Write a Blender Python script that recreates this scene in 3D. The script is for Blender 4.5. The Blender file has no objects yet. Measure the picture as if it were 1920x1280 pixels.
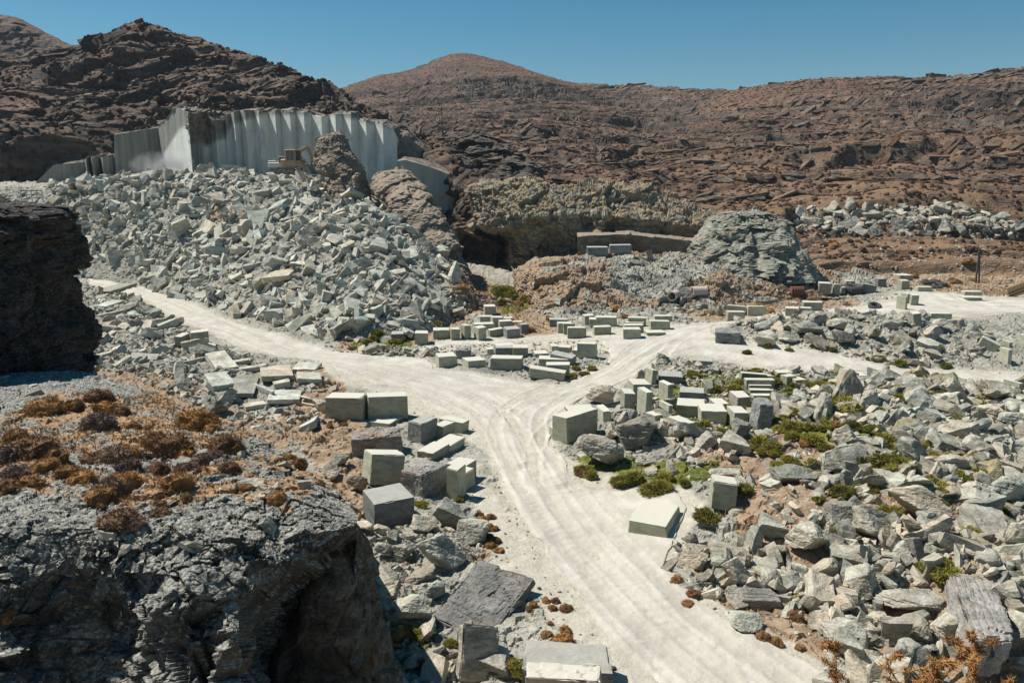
import bpy, bmesh, math, random
import numpy as np
from mathutils import Vector, Matrix, Euler
from mathutils.bvhtree import BVHTree

random.seed(7)
RNG = np.random.default_rng(11)
SC = bpy.context.scene
COL = SC.collection
R = math.radians

# ------------------------------------------------------------------ camera
CAM_H = 14.0
PITCH = R(12.0)
FPX = 1493.0
cam_d = bpy.data.cameras.new('camera')
cam = bpy.data.objects.new('camera', cam_d)
COL.objects.link(cam)
cam.location = (0, 0, CAM_H)
cam.rotation_euler = (R(90) - PITCH, 0, 0)
cam_d.sensor_width = 36.0
cam_d.lens = FPX / 1920 * 36.0
cam_d.clip_start = 0.1
cam_d.clip_end = 5000
SC.camera = cam

# ------------------------------------------------------------------ light
SUN_DIR = Vector((-0.86, 0.36, 0.0)).normalized()
SUN_EL = R(55)
s_vec = Vector((SUN_DIR.x * math.cos(SUN_EL), SUN_DIR.y * math.cos(SUN_EL), math.sin(SUN_EL)))
world = bpy.data.worlds.new('World')
SC.world = world
world.use_nodes = True
wn = world.node_tree.nodes
wl = world.node_tree.links
bg = wn.get('Background') or wn.new('ShaderNodeBackground')
sky = wn.new('ShaderNodeTexSky')
sky.sky_type = 'NISHITA'
sky.sun_disc = False
sky.sun_elevation = SUN_EL
sky.sun_rotation = math.atan2(SUN_DIR.x, SUN_DIR.y)
sky.altitude = 300
sky.air_density = 1.0
sky.dust_density = 0.25
sky.ozone_density = 4.5
hs = wn.new('ShaderNodeHueSaturation'); hs.inputs['Saturation'].default_value = 1.35; hs.inputs['Hue'].default_value = 0.480
wl.new(sky.outputs[0], hs.inputs['Color']); wl.new(hs.outputs[0], bg.inputs[0])
bg.inputs[1].default_value = 0.056
sun_d = bpy.data.lights.new('sun', 'SUN')
sun_d.energy = 5.0
sun_d.angle = R(0.5)
sun_d.color = (1.0, 0.95, 0.87)
sun = bpy.data.objects.new('sun', sun_d)
COL.objects.link(sun)
sun.rotation_euler = s_vec.to_track_quat('Z', 'Y').to_euler()
vs = SC.view_settings
vs.view_transform = 'Standard'
vs.look = 'None'
vs.exposure = 0.4
vs.gamma = 1.0

# ------------------------------------------------------------------ pixel helpers (photo pixels 1920x1280)
cp, sp = math.cos(PITCH), math.sin(PITCH)
def zfrom(v, D):
    yc = -(np.asarray(v, float) - 640) / FPX
    return CAM_H + D * (-sp + yc * cp) / (cp + yc * sp)
def dfrom(v, z):
    yc = -(v - 640) / FPX
    return (z - CAM_H) * (cp + yc * sp) / (-sp + yc * cp)
def xfrom(u, D, z):
    t = D * cp - (z - CAM_H) * sp
    return (np.asarray(u, float) - 960) / FPX * t
def project(P):
    P = np.asarray(P, float)
    dz = P[..., 2] - CAM_H
    t = P[..., 1] * cp - dz * sp
    up = P[..., 1] * sp + dz * cp
    t = np.where(t < 0.05, 0.05, t)
    return 960 + FPX * P[..., 0] / t, 640 - FPX * up / t
def ray(u, v):
    yc = -(v - 640) / FPX
    return Vector(((u - 960) / FPX, cp + yc * sp, -sp + yc * cp)).normalized()
def inpoly(u, v, poly):
    u = np.asarray(u); v = np.asarray(v)
    c = np.zeros(u.shape, bool)
    n = len(poly)
    for i in range(n):
        x1, y1 = poly[i]; x2, y2 = poly[(i + 1) % n]
        if y1 == y2: continue
        cond = ((y1 > v) != (y2 > v)) & (u < (x2 - x1) * (v - y1) / (y2 - y1) + x1)
        c ^= cond
    return c

# ------------------------------------------------------------------ noise (numpy)
def _h(ix, iy, iz, s=0):
    n = (ix.astype(np.int64) * 374761393 + iy.astype(np.int64) * 668265263 + iz.astype(np.int64) * 2147483647 + s * 974711) & 0xffffffff
    n = ((n ^ (n >> 13)) * 1274126177) & 0xffffffff
    n = ((n ^ (n >> 15)) * 2246822519) & 0xffffffff
    n = n ^ (n >> 16)
    return (n & 0xffffff) / float(0xffffff)
def vnoise(P, s=0):
    P = np.asarray(P, float)
    I = np.floor(P).astype(np.int64); F = P - I
    F = F * F * F * (F * (F * 6 - 15) + 10)
    x, y, z = I[..., 0], I[..., 1], I[..., 2]
    fx, fy, fz = F[..., 0], F[..., 1], F[..., 2]
    def L(a, b, t): return a + (b - a) * t
    r = L(L(L(_h(x, y, z, s), _h(x + 1, y, z, s), fx), L(_h(x, y + 1, z, s), _h(x + 1, y + 1, z, s), fx), fy),
          L(L(_h(x, y, z + 1, s), _h(x + 1, y, z + 1, s), fx), L(_h(x, y + 1, z + 1, s), _h(x + 1, y + 1, z + 1, s), fx), fy), fz)
    return r * 2 - 1
def fbm(P, f=1.0, o=4, s=0, g=0.5):
    P = np.asarray(P, float)
    r = 0; a = 1; t = 0
    for k in range(o):
        r = r + a * vnoise(P * f + 13.7 * k, s + k); t += a
        a *= g; f *= 2.03
    return r / t
def facet(P, f=1.0, s=0, tilt=0.8, step=0.5, crk=0.12):
    """angular, blocky rock relief: each Voronoi cell is its own tilted flat face"""
    Q = np.asarray(P, float) * f
    I = np.floor(Q).astype(np.int64)
    best = np.full(Q.shape[:-1], 1e9); sec = np.full(Q.shape[:-1], 1e9); val = np.zeros(Q.shape[:-1])
    for dx in (-1, 0, 1):
        for dy in (-1, 0, 1):
            for dz in (-1, 0, 1):
                cx, cy, cz = I[..., 0] + dx, I[..., 1] + dy, I[..., 2] + dz
                px = cx + _h(cx, cy, cz, s); py = cy + _h(cx, cy, cz, s + 1); pz = cz + _h(cx, cy, cz, s + 2)
                ex, ey, ez = Q[..., 0] - px, Q[..., 1] - py, Q[..., 2] - pz
                d = ex * ex + ey * ey + ez * ez
                v = (ex * (_h(cx, cy, cz, s + 3) - .5) + ey * (_h(cx, cy, cz, s + 4) - .5) + ez * (_h(cx, cy, cz, s + 5) - .5)) * 2 * tilt + (_h(cx, cy, cz, s + 6) * 2 - 1) * step
                m = d < best
                sec = np.where(m, best, np.minimum(sec, d))
                val = np.where(m, v, val); best = np.where(m, d, best)
    crack = np.clip((np.sqrt(sec) - np.sqrt(best)) / 0.12, 0, 1)
    return val - (1 - crack) * crk
def strata(P, thick, lat, s=0, dip=(0.12, 0.05), warp=1.0):
    q = P[..., 2] + dip[0] * P[..., 0] + dip[1] * P[..., 1] + warp * thick * 1.6 * fbm(P, 0.18 / thick, 3, s + 50)
    q = q / thick
    i = np.floor(q); f = q - i
    def lay(k):
        return vnoise(np.stack([P[..., 0] * lat, P[..., 1] * lat, k * 7.31], -1), s)
    a, b = lay(i), lay(i + 1)
    t = np.clip((f - 0.8) / 0.2, 0, 1)
    return a + (b - a) * t

# ------------------------------------------------------------------ mesh helpers
def mesh_np(name, V, Q, mat=None, smooth=False):
    me = bpy.data.meshes.new(name)
    V = np.asarray(V, np.float32).reshape(-1, 3)
    Q = np.asarray(Q, np.int32)
    k = Q.shape[1]
    me.vertices.add(len(V)); me.vertices.foreach_set('co', V.ravel())
    me.loops.add(Q.size); me.loops.foreach_set('vertex_index', Q.ravel())
    me.polygons.add(len(Q))
    me.polygons.foreach_set('loop_start', np.arange(0, Q.size, k, dtype=np.int32))
    try: me.polygons.foreach_set('loop_total', np.full(len(Q), k, np.int32))
    except Exception: pass
    me.polygons.foreach_set('use_smooth', np.full(len(Q), smooth, bool))
    me.update(calc_edges=True)
    if mat: me.materials.append(mat)
    return me
def attr(me, name, arr):
    a = me.attributes.new(name, 'FLOAT', 'POINT')
    a.data.foreach_set('value', np.asarray(arr, np.float32).ravel())
def link(name, me, parent=None, loc=None):
    o = bpy.data.objects.new(name, me); COL.objects.link(o)
    if parent: o.parent = parent
    if loc is not None: o.location = loc
    return o
def tag(o, label=None, cat=None, group=None, kind=None):
    if label: o['label'] = label
    if cat: o['category'] = cat
    if group: o['group'] = group
    if kind: o['kind'] = kind
    return o
def empty(name, loc, rz=0):
    o = bpy.data.objects.new(name, None); COL.objects.link(o)
    o.location = loc; o.rotation_euler = (0, 0, rz); o.empty_display_size = 0.3
    return o
def gridquads(nr, nc, close=False):
    i, j = np.meshgrid(np.arange(nr - 1), np.arange(nc if close else nc - 1), indexing='ij')
    j2 = (j + 1) % nc
    return np.stack([i * nc + j, i * nc + j2, (i + 1) * nc + j2, (i + 1) * nc + j], -1).reshape(-1, 4)
def grid_normals(P):
    du = np.gradient(P, axis=1); dv = np.gradient(P, axis=0)
    n = np.cross(du, dv)
    n /= np.maximum(np.linalg.norm(n, axis=-1, keepdims=True), 1e-9)
    return n
def loft(lines, nu, nv, u0=None, u1=None, weights=None, smooth=0):
    """lines: each a list of (u, v, D) or (u, None, D, z); returns grid of points nv x nu, near to far"""
    u0 = u0 if u0 is not None else min(p[0] for L in lines for p in L)
    u1 = u1 if u1 is not None else max(p[0] for L in lines for p in L)
    us = np.linspace(u0, u1, nu)
    K = []
    for L in lines:
        uk = np.array([p[0] for p in L], float)
        Dk = np.array([dfrom(p[1], p[3]) if p[2] is None else p[2] for p in L], float)
        zk = np.array([p[3] if len(p) > 3 else zfrom(p[1], p[2]) for p in L], float)
        D = np.interp(us, uk, Dk); z = np.interp(us, uk, zk)
        if smooth:
            w = max(3, int(smooth)); k = np.hanning(w + 2)[1:-1]; k /= k.sum()
            pad = w // 2
            D = np.convolve(np.pad(D, pad, 'edge'), k, 'same')[pad:pad + nu]
            z = np.convolve(np.pad(z, pad, 'edge'), k, 'same')[pad:pad + nu]
        K.append(np.stack([D, z], -1))
    K = np.stack(K)                                  # nl x nu x 2
    nl = len(K)
    if weights is None: weights = [1] * (nl - 1)
    cum = np.concatenate([[0], np.cumsum(weights)]).astype(float); cum /= cum[-1]
    t = np.linspace(0, 1, nv)
    out = np.empty((nv, nu, 2))
    for j, tt in enumerate(t):
        k = min(nl - 2, int(np.searchsorted(cum, tt, side='right') - 1)); f = (tt - cum[k]) / (cum[k + 1] - cum[k])
        out[j] = K[k] * (1 - f) + K[k + 1] * f
    D, z = out[..., 0], out[..., 1]
    x = xfrom(us[None, :], D, z)
    return np.stack([x, D, z], -1)
SHEETS = {}
def sheet(name, P, mat, smooth=False, attrs=None, kind='structure', label=None, cat=None):
    nv, nu = P.shape[:2]
    me = mesh_np(name, P.reshape(-1, 3), gridquads(nv, nu), mat, smooth)
    for k, a in (attrs or {}).items(): attr(me, k, a)
    o = link(name, me)
    if kind: o['kind'] = kind
    tag(o, label, cat)
    SHEETS[name] = P
    return o
def sstep(a, b, x):
    t = np.clip((x - a) / (b - a), 0, 1); return t * t * (3 - 2 * t)

# ------------------------------------------------------------------ materials
class NT:
    def __init__(s, name):
        s.m = bpy.data.materials.new(name); s.m.use_nodes = True
        s.t = s.m.node_tree; s.n = s.t.nodes; s.l = s.t.links
        s.b = s.n.get('Principled BSDF')
        s.pos = s.n.new('ShaderNodeNewGeometry')
    def put(s, sock, v):
        if hasattr(v, 'links') or hasattr(v, 'is_linked'): s.l.new(v, sock)
        elif isinstance(v, (tuple, list)) and len(v) == 3 and sock.type == 'RGBA': sock.default_value = (*v, 1)
        else: sock.default_value = v
    def noise(s, scale, detail=4, rough=0.55, vec=None, dist=0.0):
        n = s.n.new('ShaderNodeTexNoise'); n.inputs['Scale'].default_value = scale
        n.inputs['Detail'].default_value = detail; n.inputs['Roughness'].default_value = rough
        n.inputs['Distortion'].default_value = dist
        s.l.new(vec if vec is not None else s.pos.outputs['Position'], n.inputs['Vector'])
        return n.outputs['Fac']
    def voro(s, scale, vec=None, feat='F1', out='Distance', rnd=1.0):
        n = s.n.new('ShaderNodeTexVoronoi'); n.feature = feat; n.inputs['Scale'].default_value = scale
        n.inputs['Randomness'].default_value = rnd
        s.l.new(vec if vec is not None else s.pos.outputs['Position'], n.inputs['Vector'])
        return n.outputs[out]
    def mapv(s, scale, rot=(0, 0, 0), src=None):
        n = s.n.new('ShaderNodeMapping'); n.inputs['Scale'].default_value = scale; n.inputs['Rotation'].default_value = rot
        s.l.new(src if src is not None else s.pos.outputs['Position'], n.inputs['Vector'])
        return n.outputs[0]
    def ramp(s, fac, stops):
        n = s.n.new('ShaderNodeValToRGB'); e = n.color_ramp.elements
        while len(e) < len(stops): e.new(0.5)
        for i, (p, c) in enumerate(stops):
            e[i].position = p; e[i].color = (*c, 1) if isinstance(c, (tuple, list)) else (c, c, c, 1)
        s.l.new(fac, n.inputs[0]); return n.outputs[0]
    def mix(s, fac, a, b, mode='MIX'):
        n = s.n.new('ShaderNodeMix'); n.data_type = 'RGBA'; n.blend_type = mode
        s.put(n.inputs[0], fac); s.put(n.inputs[6], a); s.put(n.inputs[7], b); return n.outputs[2]
    def math(s, op, a, b=0.0, c=0.0, clamp=False):
        n = s.n.new('ShaderNodeMath'); n.operation = op; n.use_clamp = clamp
        s.put(n.inputs[0], a); s.put(n.inputs[1], b); s.put(n.inputs[2], c); return n.outputs[0]
    def attr(s, name):
        n = s.n.new('ShaderNodeAttribute'); n.attribute_name = name; return n.outputs['Fac']
    def rnd(s):
        n = s.n.new('ShaderNodeObjectInfo'); return s.math('FRACT', s.math('ADD', n.outputs['Random'], s.attr('rnd')))
    def upz(s):
        n = s.n.new('ShaderNodeSeparateXYZ'); s.l.new(s.pos.outputs['Normal'], n.inputs[0]); return n.outputs[2]
    def tupz(s):
        n = s.n.new('ShaderNodeSeparateXYZ'); s.l.new(s.pos.outputs['True Normal'], n.inputs[0]); return n.outputs[2]
    def bump(s, h, strength=0.5, dist=0.1, prev=None):
        n = s.n.new('ShaderNodeBump'); n.inputs['Strength'].default_value = strength; n.inputs['Distance'].default_value = dist
        s.l.new(h, n.inputs['Height'])
        if prev is not None: s.l.new(prev, n.inputs['Normal'])
        return n.outputs[0]
    def out(s, col, rough=0.9, normal=None, spec=0.25):
        s.put(s.b.inputs['Base Color'], col); s.put(s.b.inputs['Roughness'], rough)
        s.b.inputs['Specular IOR Level'].default_value = spec
        if normal is not None: s.l.new(normal, s.b.inputs['Normal'])
        return s.m
def S(r, g, b):
    """sRGB 0..255 -> linear"""
    f = lambda c: (c / 255 / 12.92) if c <= 10 else ((c / 255 + .055) / 1.055) ** 2.4
    return (f(r), f(g), f(b))
def shade(m, c, k): return tuple(x * k for x in c)

def rock_mat(name, dark, mid, light, sc=1.0, warm=None, top=None, topcut=(0.55, 0.85), veins=None, bump=0.6, bd=0.06, var=0.25, layer=None):
    t = NT(name)
    lay = t.mapv(layer or (1, 1, 2.6), (0.12, 0.1, 0))
    n1 = t.noise(0.9 * sc, 6, 0.62, lay, 0.4)
    n2 = t.noise(6.0 * sc, 5, 0.6, lay)
    f = t.math('ADD', t.math('MULTIPLY', n1, 0.62), t.math('MULTIPLY', n2, 0.38))
    col = t.ramp(f, [(0.34, dark), (0.49, mid), (0.66, light)])
    if warm is not None:
        w = t.ramp(t.noise(0.45 * sc, 4, 0.6), [(0.5, 0.0), (0.68, 1.0)])
        col = t.mix(t.math('MULTIPLY', w, 0.75), col, warm)
    if veins is not None:
        vv = t.ramp(t.noise(1.3 * sc, 3, 0.5, t.mapv((1, 1, 3.0), (0.6, 0.3, 0)), 2.2), [(0.485, 0.0), (0.5, 1.0), (0.515, 0.0)])
        col = t.mix(t.math('MULTIPLY', vv, 0.55), col, veins)
    if var:
        r = t.rnd()
        col = t.mix(1.0, col, t.ramp(r, [(0, 1 - var), (0.5, 1.0), (1, 1 + var * .6)]), 'MULTIPLY')
        r2 = t.math('FRACT', t.math('MULTIPLY', r, 7.3))
        col = t.mix(1.0, col, t.ramp(r2, [(0, (.93, .99, .96)), (.35, (1.0, 1.0, .96)), (.7, (1.04, 1.0, .93)), (.88, (1.12, 1.0, .88)), (1, (1.05, 1.03, 1.0))]), 'MULTIPLY')
    if top is not None:
        u = t.tupz()
        m = t.math('ADD', u, t.math('MULTIPLY', t.math('SUBTRACT', t.noise(0.6 * sc, 5, .65), 0.5), 1.1))
        col = t.mix(t.ramp(m, [(topcut[0], 0.0), (topcut[1], 1.0)]), col, t.mix(t.noise(3 * sc, 4), shade(0, top, .6), shade(0, top, 1.25)))
    h = t.math('ADD', t.math('MULTIPLY', t.noise(3.0 * sc, 7, 0.65, lay), 1.0), t.math('MULTIPLY', t.voro(5.5 * sc, lay), 0.35))
    return t.out(col, 0.92, t.bump(h, bump, bd))
# ------------------------------------------------------------------ the materials
M = {}
M['slab'] = rock_mat('pale_marble_rubble', (.17, .172, .148), (.37, .37, .325), (.62, .615, .56), 1.2, warm=(.42, .36, .27), bump=.5, bd=.04, var=.32)
M['boulder'] = rock_mat('grey_boulder', (.10, .096, .08), (.295, .282, .238), (.56, .54, .475), 1.5, warm=(.38, .33, .26), veins=(.5, .49, .47), bump=.8, bd=.05, var=.34)
M['olive_boulder'] = rock_mat('olive_boulder', (.09, .083, .05), (.215, .198, .125), (.38, .355, .245), 1.5, warm=(.32, .25, .17), bump=.8, bd=.05, var=.3)
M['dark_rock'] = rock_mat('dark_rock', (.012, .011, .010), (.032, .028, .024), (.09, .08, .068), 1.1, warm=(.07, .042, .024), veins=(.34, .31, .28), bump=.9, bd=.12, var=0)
M['crag_rock'] = rock_mat('crag_rock', (.03, .027, .023), (.08, .07, .058), (.19, .165, .135), .6, warm=(.16, .10, .06), bump=.9, bd=.15, var=0)
M['hill_rock'] = rock_mat('hill_rock', (.045, .034, .027), (.115, .088, .068), (.24, .20, .165), .5, warm=(.17, .10, .065), bump=.9, bd=.15, var=.3)
M['brown_rock'] = rock_mat('brown_rock', (.06, .05, .038), (.17, .142, .108), (.34, .30, .24), .7, warm=(.22, .14, .085), top=(.30, .24, .18), bump=.9, bd=.15, var=0)
M['green_cliff'] = rock_mat('green_cliff', (.08, .078, .055), (.225, .21, .155), (.44, .42, .33), .7, warm=(.32, .23, .125), top=(.30, .22, .14), bump=.9, bd=.15, var=0)
M['grey_cliff'] = rock_mat('grey_green_cliff', (.11, .115, .09), (.23, .232, .185), (.40, .40, .335), 1.0, warm=(.28, .22, .15), bump=.9, bd=.12, var=0, layer=(1, 1, 1.2))
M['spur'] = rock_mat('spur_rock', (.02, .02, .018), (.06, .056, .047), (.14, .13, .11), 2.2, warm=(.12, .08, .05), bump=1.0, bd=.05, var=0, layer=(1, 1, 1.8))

def sawn_mat(name, base, dark, vein, k=1.0, TOP_PALE=.85):
    t = NT(name)
    src = t.n.new('ShaderNodeTexCoord').outputs['Object']
    f = t.noise(1.6 * k, 5, .6, t.mapv((1, 1, 3), (.5, .35, 0), src), .8)
    col = t.ramp(f, [(.3, dark), (.5, base), (.72, shade(0, base, 1.2))])
    vv = t.ramp(t.noise(1.1 * k, 3, .5, t.mapv((1, 1, 2.2), (.9, .4, 0), src), 1.6), [(.48, 0.0), (.5, 1.0), (.52, 0.0)])
    col = t.mix(t.math('MULTIPLY', vv, .6), col, vein)
    rust = t.ramp(t.noise(.9, 4, .6, src), [(.56, 0.0), (.75, 1.0)])
    col = t.mix(t.math('MULTIPLY', rust, .55), col, (.34, .26, .16))
    col = t.mix(1.0, col, t.ramp(t.rnd(), [(0, .70), (.5, .93), (1, 1.1)]), 'MULTIPLY')
    pale_top = t.ramp(t.math('ADD', t.tupz(), t.math('MULTIPLY', t.math('SUBTRACT', t.noise(2.2, 5, .65, src), .5), .5)), [(.62, 0.0), (.95, 1.0)])
    col = t.mix(t.math('MULTIPLY', pale_top, TOP_PALE), col, (.56, .535, .455))  # faces that point up are mixed towards a paler tone
    st = t.noise(9, 3, .6, t.mapv((.5, .5, 7), (0, 0, 0), src))
    return t.out(col, .85, t.bump(t.math('ADD', st, t.noise(14, 4, .6, src)), .35, .02))
M['sawn'] = sawn_mat('sawn_marble', (.355, .355, .265), (.24, .24, .17), (.46, .45, .37))
M['sawn_grey'] = sawn_mat('sawn_grey_marble', (.20, .205, .195), (.10, .102, .098), (.40, .40, .38), TOP_PALE=.45)
M['sawn_pink'] = sawn_mat('weathered_pink_marble', (.36, .31, .27), (.24, .21, .18), (.46, .42, .38))
M['rough_block'] = rock_mat('rough_block_skin', (.10, .10, .097), (.23, .225, .215), (.40, .385, .365), 1.6, warm=(.33, .27, .22), bump=1.0, bd=.06, var=.25)

def wall_mat():
    t = NT('cut_quarry_wall')
    src = t.pos.outputs['Position']
    st = t.noise(.9, 5, .6, t.mapv((1, 1, .06)))
    pal = t.attr('fresh')
    a = t.ramp(st, [(.3, (.15, .155, .135)), (.5, (.25, .255, .225)), (.7, (.36, .36, .32))])
    b = t.ramp(t.noise(.35, 5, .6, t.mapv((1, 1, .5)), .6), [(.3, (.54, .555, .51)), (.55, (.68, .69, .64)), (.75, (.77, .775, .72))])
    col = t.mix(pal, a, b)
    stain = t.ramp(t.noise(.22, 5, .7, t.mapv((1, 1, .35)), 1.0), [(.63, 0.0), (.74, 1.0)])
    col = t.mix(t.math('MULTIPLY', stain, .5), col, (.13, .125, .10))
    line = t.ramp(t.noise(.30, 2, .4, t.mapv((.3, .3, 4), (.05, .1, 0)), .5), [(.49, 0.0), (.5, 1.0), (.51, 0.0)])
    col = t.mix(t.math('MULTIPLY', line, .35), col, (.24, .24, .21))
    w = t.attr('weather')
    col = t.mix(w, col, t.ramp(t.noise(.8, 5, .6), [(.35, (.11, .09, .07)), (.65, (.26, .21, .16))]))
    h = t.math('ADD', t.math('MULTIPLY', t.noise(3.5, 4, .6, t.mapv((1, 1, .05))), t.math('SUBTRACT', 1.08, pal)), t.math('MULTIPLY', t.noise(1.5, 6), .25))
    return t.out(col, .9, t.bump(h, .6, .1))
M['wall'] = wall_mat()

def ground_mat():
    t = NT('quarry_ground')
    g = t.noise(.35, 6, .62)
    base = t.ramp(g, [(.35, (.19, .182, .15)), (.5, (.28, .268, .222)), (.68, (.38, .362, .30))])
    st = t.ramp(t.voro(5.0), [(.0, .62), (.35, 1.0), (1, 1.2)])
    base = t.mix(1.0, base, st, 'MULTIPLY')
    st2 = t.ramp(t.noise(14, 3, .6), [(.35, .7), (.6, 1.15)])
    base = t.mix(1.0, base, st2, 'MULTIPLY')
    dry = t.ramp(t.noise(2.2, 5, .65), [(.3, (.17, .115, .07)), (.5, (.29, .20, .125)), (.7, (.40, .31, .21))])
    dm = t.ramp(t.math('ADD', t.math('MULTIPLY', t.attr('dry'), 1.1), t.math('SUBTRACT', t.noise(1.3, 7, .7), .95)), [(.04, 0.0), (.22, 1.0)])
    col = t.mix(t.math('MULTIPLY', dm, .92), base, dry)
    gm = t.ramp(t.math('ADD', t.math('MULTIPLY', t.attr('green'), 1.2), t.math('SUBTRACT', t.noise(1.2, 5, .65), .9)), [(.0, 0.0), (.12, 1.0)])
    col = t.mix(gm, col, t.ramp(t.noise(3, 4), [(.35, (.06, .075, .015)), (.65, (.17, .17, .03))]))
    pale = t.ramp(t.math('ADD', t.attr('pale'), t.math('MULTIPLY', t.math('SUBTRACT', t.noise(.5, 6, .6), .5), .8)), [(.35, 0.0), (.75, 1.0)])
    col = t.mix(pale, col, t.ramp(t.noise(1.6, 6, .65), [(.3, (.34, .31, .25)), (.55, (.45, .415, .34)), (.75, (.54, .51, .43))]))
    h = t.math('ADD', t.math('MULTIPLY', t.noise(2.5, 8, .7), 1.0), t.math('MULTIPLY', t.voro(7.0), .4))
    return t.out(col, .95, t.bump(h, .8, .07))
M['ground'] = ground_mat()

def road_mat():
    t = NT('white_dust_road')
    c = t.ramp(t.noise(.6, 7, .65), [(.3, (.42, .39, .33)), (.5, (.515, .485, .42)), (.7, (.60, .57, .505))])
    tr = t.attr('track')
    c = t.mix(t.math('MULTIPLY', tr, .55), c, (.43, .395, .33))
    c = t.mix(t.ramp(t.math('ADD', t.attr('shoulder'), t.math('MULTIPLY', t.math('SUBTRACT', t.noise(.5, 6, .65), .5), 1.0)), [(.25, 0.0), (1.0, .85)]), c, (.38, .35, .29))
    c = t.mix(1.0, c, t.ramp(t.noise(1.0, 5, .7, t.mapv((1, .35, 1), (0, 0, .5))), [(.35, .86), (.65, 1.05)]), 'MULTIPLY')
    c = t.mix(t.math('MULTIPLY', t.ramp(t.noise(.16, 4, .6), [(.5, 0.0), (.7, 1.0)]), .4), c, (.48, .43, .35))
    c = t.mix(1.0, c, t.ramp(t.noise(18, 4, .7), [(.3, .88), (.7, 1.06)]), 'MULTIPLY')
    h = t.math('ADD', t.math('MULTIPLY', t.noise(5, 7, .7), 1.0), t.math('MULTIPLY', t.noise(24, 3), .3))
    return t.out(c, .95, t.bump(h, .45, .035))
M['road'] = road_mat()

def hill_mat(name, rockc, scrub, soil, sc=1.0, fade=None):
    t = NT(name)
    lay = t.mapv((1, 1, 3), (.1, .08, 0))
    n = t.noise(.12 * sc, 8, .68, lay)
    rock = t.ramp(n, [(.33, shade(0, rockc, .45)), (.5, rockc), (.66, shade(0, rockc, 1.9))])
    s1 = t.noise(.5 * sc, 7, .7)
    veg = t.ramp(s1, [(.36, scrub), (.52, soil), (.68, shade(0, soil, 1.55))])
    u = t.upz()
    m = t.math('ADD', u, t.math('MULTIPLY', t.math('SUBTRACT', t.noise(.22 * sc, 7, .68), .5), 1.5))
    col = t.mix(t.ramp(m, [(.58, 0.0), (.82, 1.0)]), rock, veg)
    band = t.ramp(t.noise(.02 * sc, 4, .6), [(.38, .78), (.62, 1.2)])
    col = t.mix(1.0, col, band, 'MULTIPLY')
    o = t.attr('ochre')
    col = t.mix(t.math('MULTIPLY', o, t.ramp(t.noise(.3 * sc, 6, .7), [(.35, .15), (.55, .8)])), col, (.25, .16, .092))
    h = t.math('ADD', t.noise(.5 * sc, 9, .72, lay), t.math('MULTIPLY', t.voro(1.2 * sc, lay), .35))
    return t.out(col, .95, t.bump(h, .75, .6 / sc))
M['hill'] = hill_mat('brown_hillside', (.085, .070, .056), (.038, .023, .016), (.145, .086, .056))
M['lefthill'] = hill_mat('dark_rocky_hill', (.095, .078, .064), (.04, .028, .021), (.145, .095, .066), 1.3)

def bush_mat(name, a, b, c):
    t = NT(name)
    col = t.ramp(t.rnd(), [(0, a), (.5, b), (1, c)])
    col = t.mix(1.0, col, t.ramp(t.noise(4, 4, .6), [(.3, .6), (.7, 1.35)]), 'MULTIPLY')
    col = t.mix(t.math('MULTIPLY', t.attr('tip'), .45), col, shade(0, b, 1.9))
    return t.out(col, .95)
M['drybush'] = bush_mat('dry_cushion_shrub', (.13, .075, .042), (.22, .12, .048), (.31, .165, .055))
M['greybush'] = bush_mat('grey_brown_shrub', (.13, .095, .078), (.19, .135, .10), (.20, .12, .065))
M['greenbush'] = bush_mat('green_shrub', (.10, .095, .02), (.185, .17, .03), (.27, .225, .05))
M['drygrass'] = bush_mat('dry_grass', (.30, .17, .07), (.40, .25, .11), (.46, .33, .18))
M['hillscrub'] = bush_mat('hill_scrub', (.04, .025, .016), (.075, .043, .027), (.11, .066, .04))
def plain(name, c, rough=.6, metal=0.0, n=.25, spec=.4):
    t = NT(name)
    col = t.mix(t.ramp(t.noise(3, 5, .65), [(.35, 0.0), (.65, n)]), c, tuple(.4 * x + .25 for x in c))
    t.b.inputs['Metallic'].default_value = metal
    return t.out(col, rough, t.bump(t.noise(12, 4), .2, .01), spec)
M['yellow'] = plain('dusty_yellow_paint', (.46, .26, .10), .6, n=.5)
M['whitepaint'] = plain('dusty_white_paint', (.55, .55, .52), .6)
M['steel'] = plain('dusty_steel', (.20, .175, .15), .6, .3, .5)
M['track'] = plain('dusty_track', (.10, .09, .08), .8, n=.6)
M['glass'] = plain('cab_glass', (.03, .05, .06), .12, n=.1, spec=.8)
M['rust'] = plain('rusty_iron', (.14, .05, .03), .85, n=.2)
M['rubber'] = plain('old_tyre_rubber', (.035, .033, .032), .85, n=.15)
M['wood'] = plain('weathered_pole_wood', (.075, .055, .04), .9, n=.2)
M['ochre_paint'] = plain('ochre_panel', (.42, .27, .11), .8)
M['pipe'] = plain('faded_pink_concrete', (.52, .42, .36), .85)
M['wire'] = plain('black_wire', (.03, .03, .03), .6, n=.1)
M['thistle'] = bush_mat('dry_thistle', (.24, .11, .035), (.33, .16, .05), (.42, .23, .08))
def water_mat():
    t = NT('green_pond_water')
    c = t.ramp(t.noise(.8, 4), [(.4, (.03, .035, .01)), (.6, (.10, .11, .02))])
    return t.out(c, .15, t.bump(t.noise(3, 3), .1, .02), .6)
M['water'] = water_mat()

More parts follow.
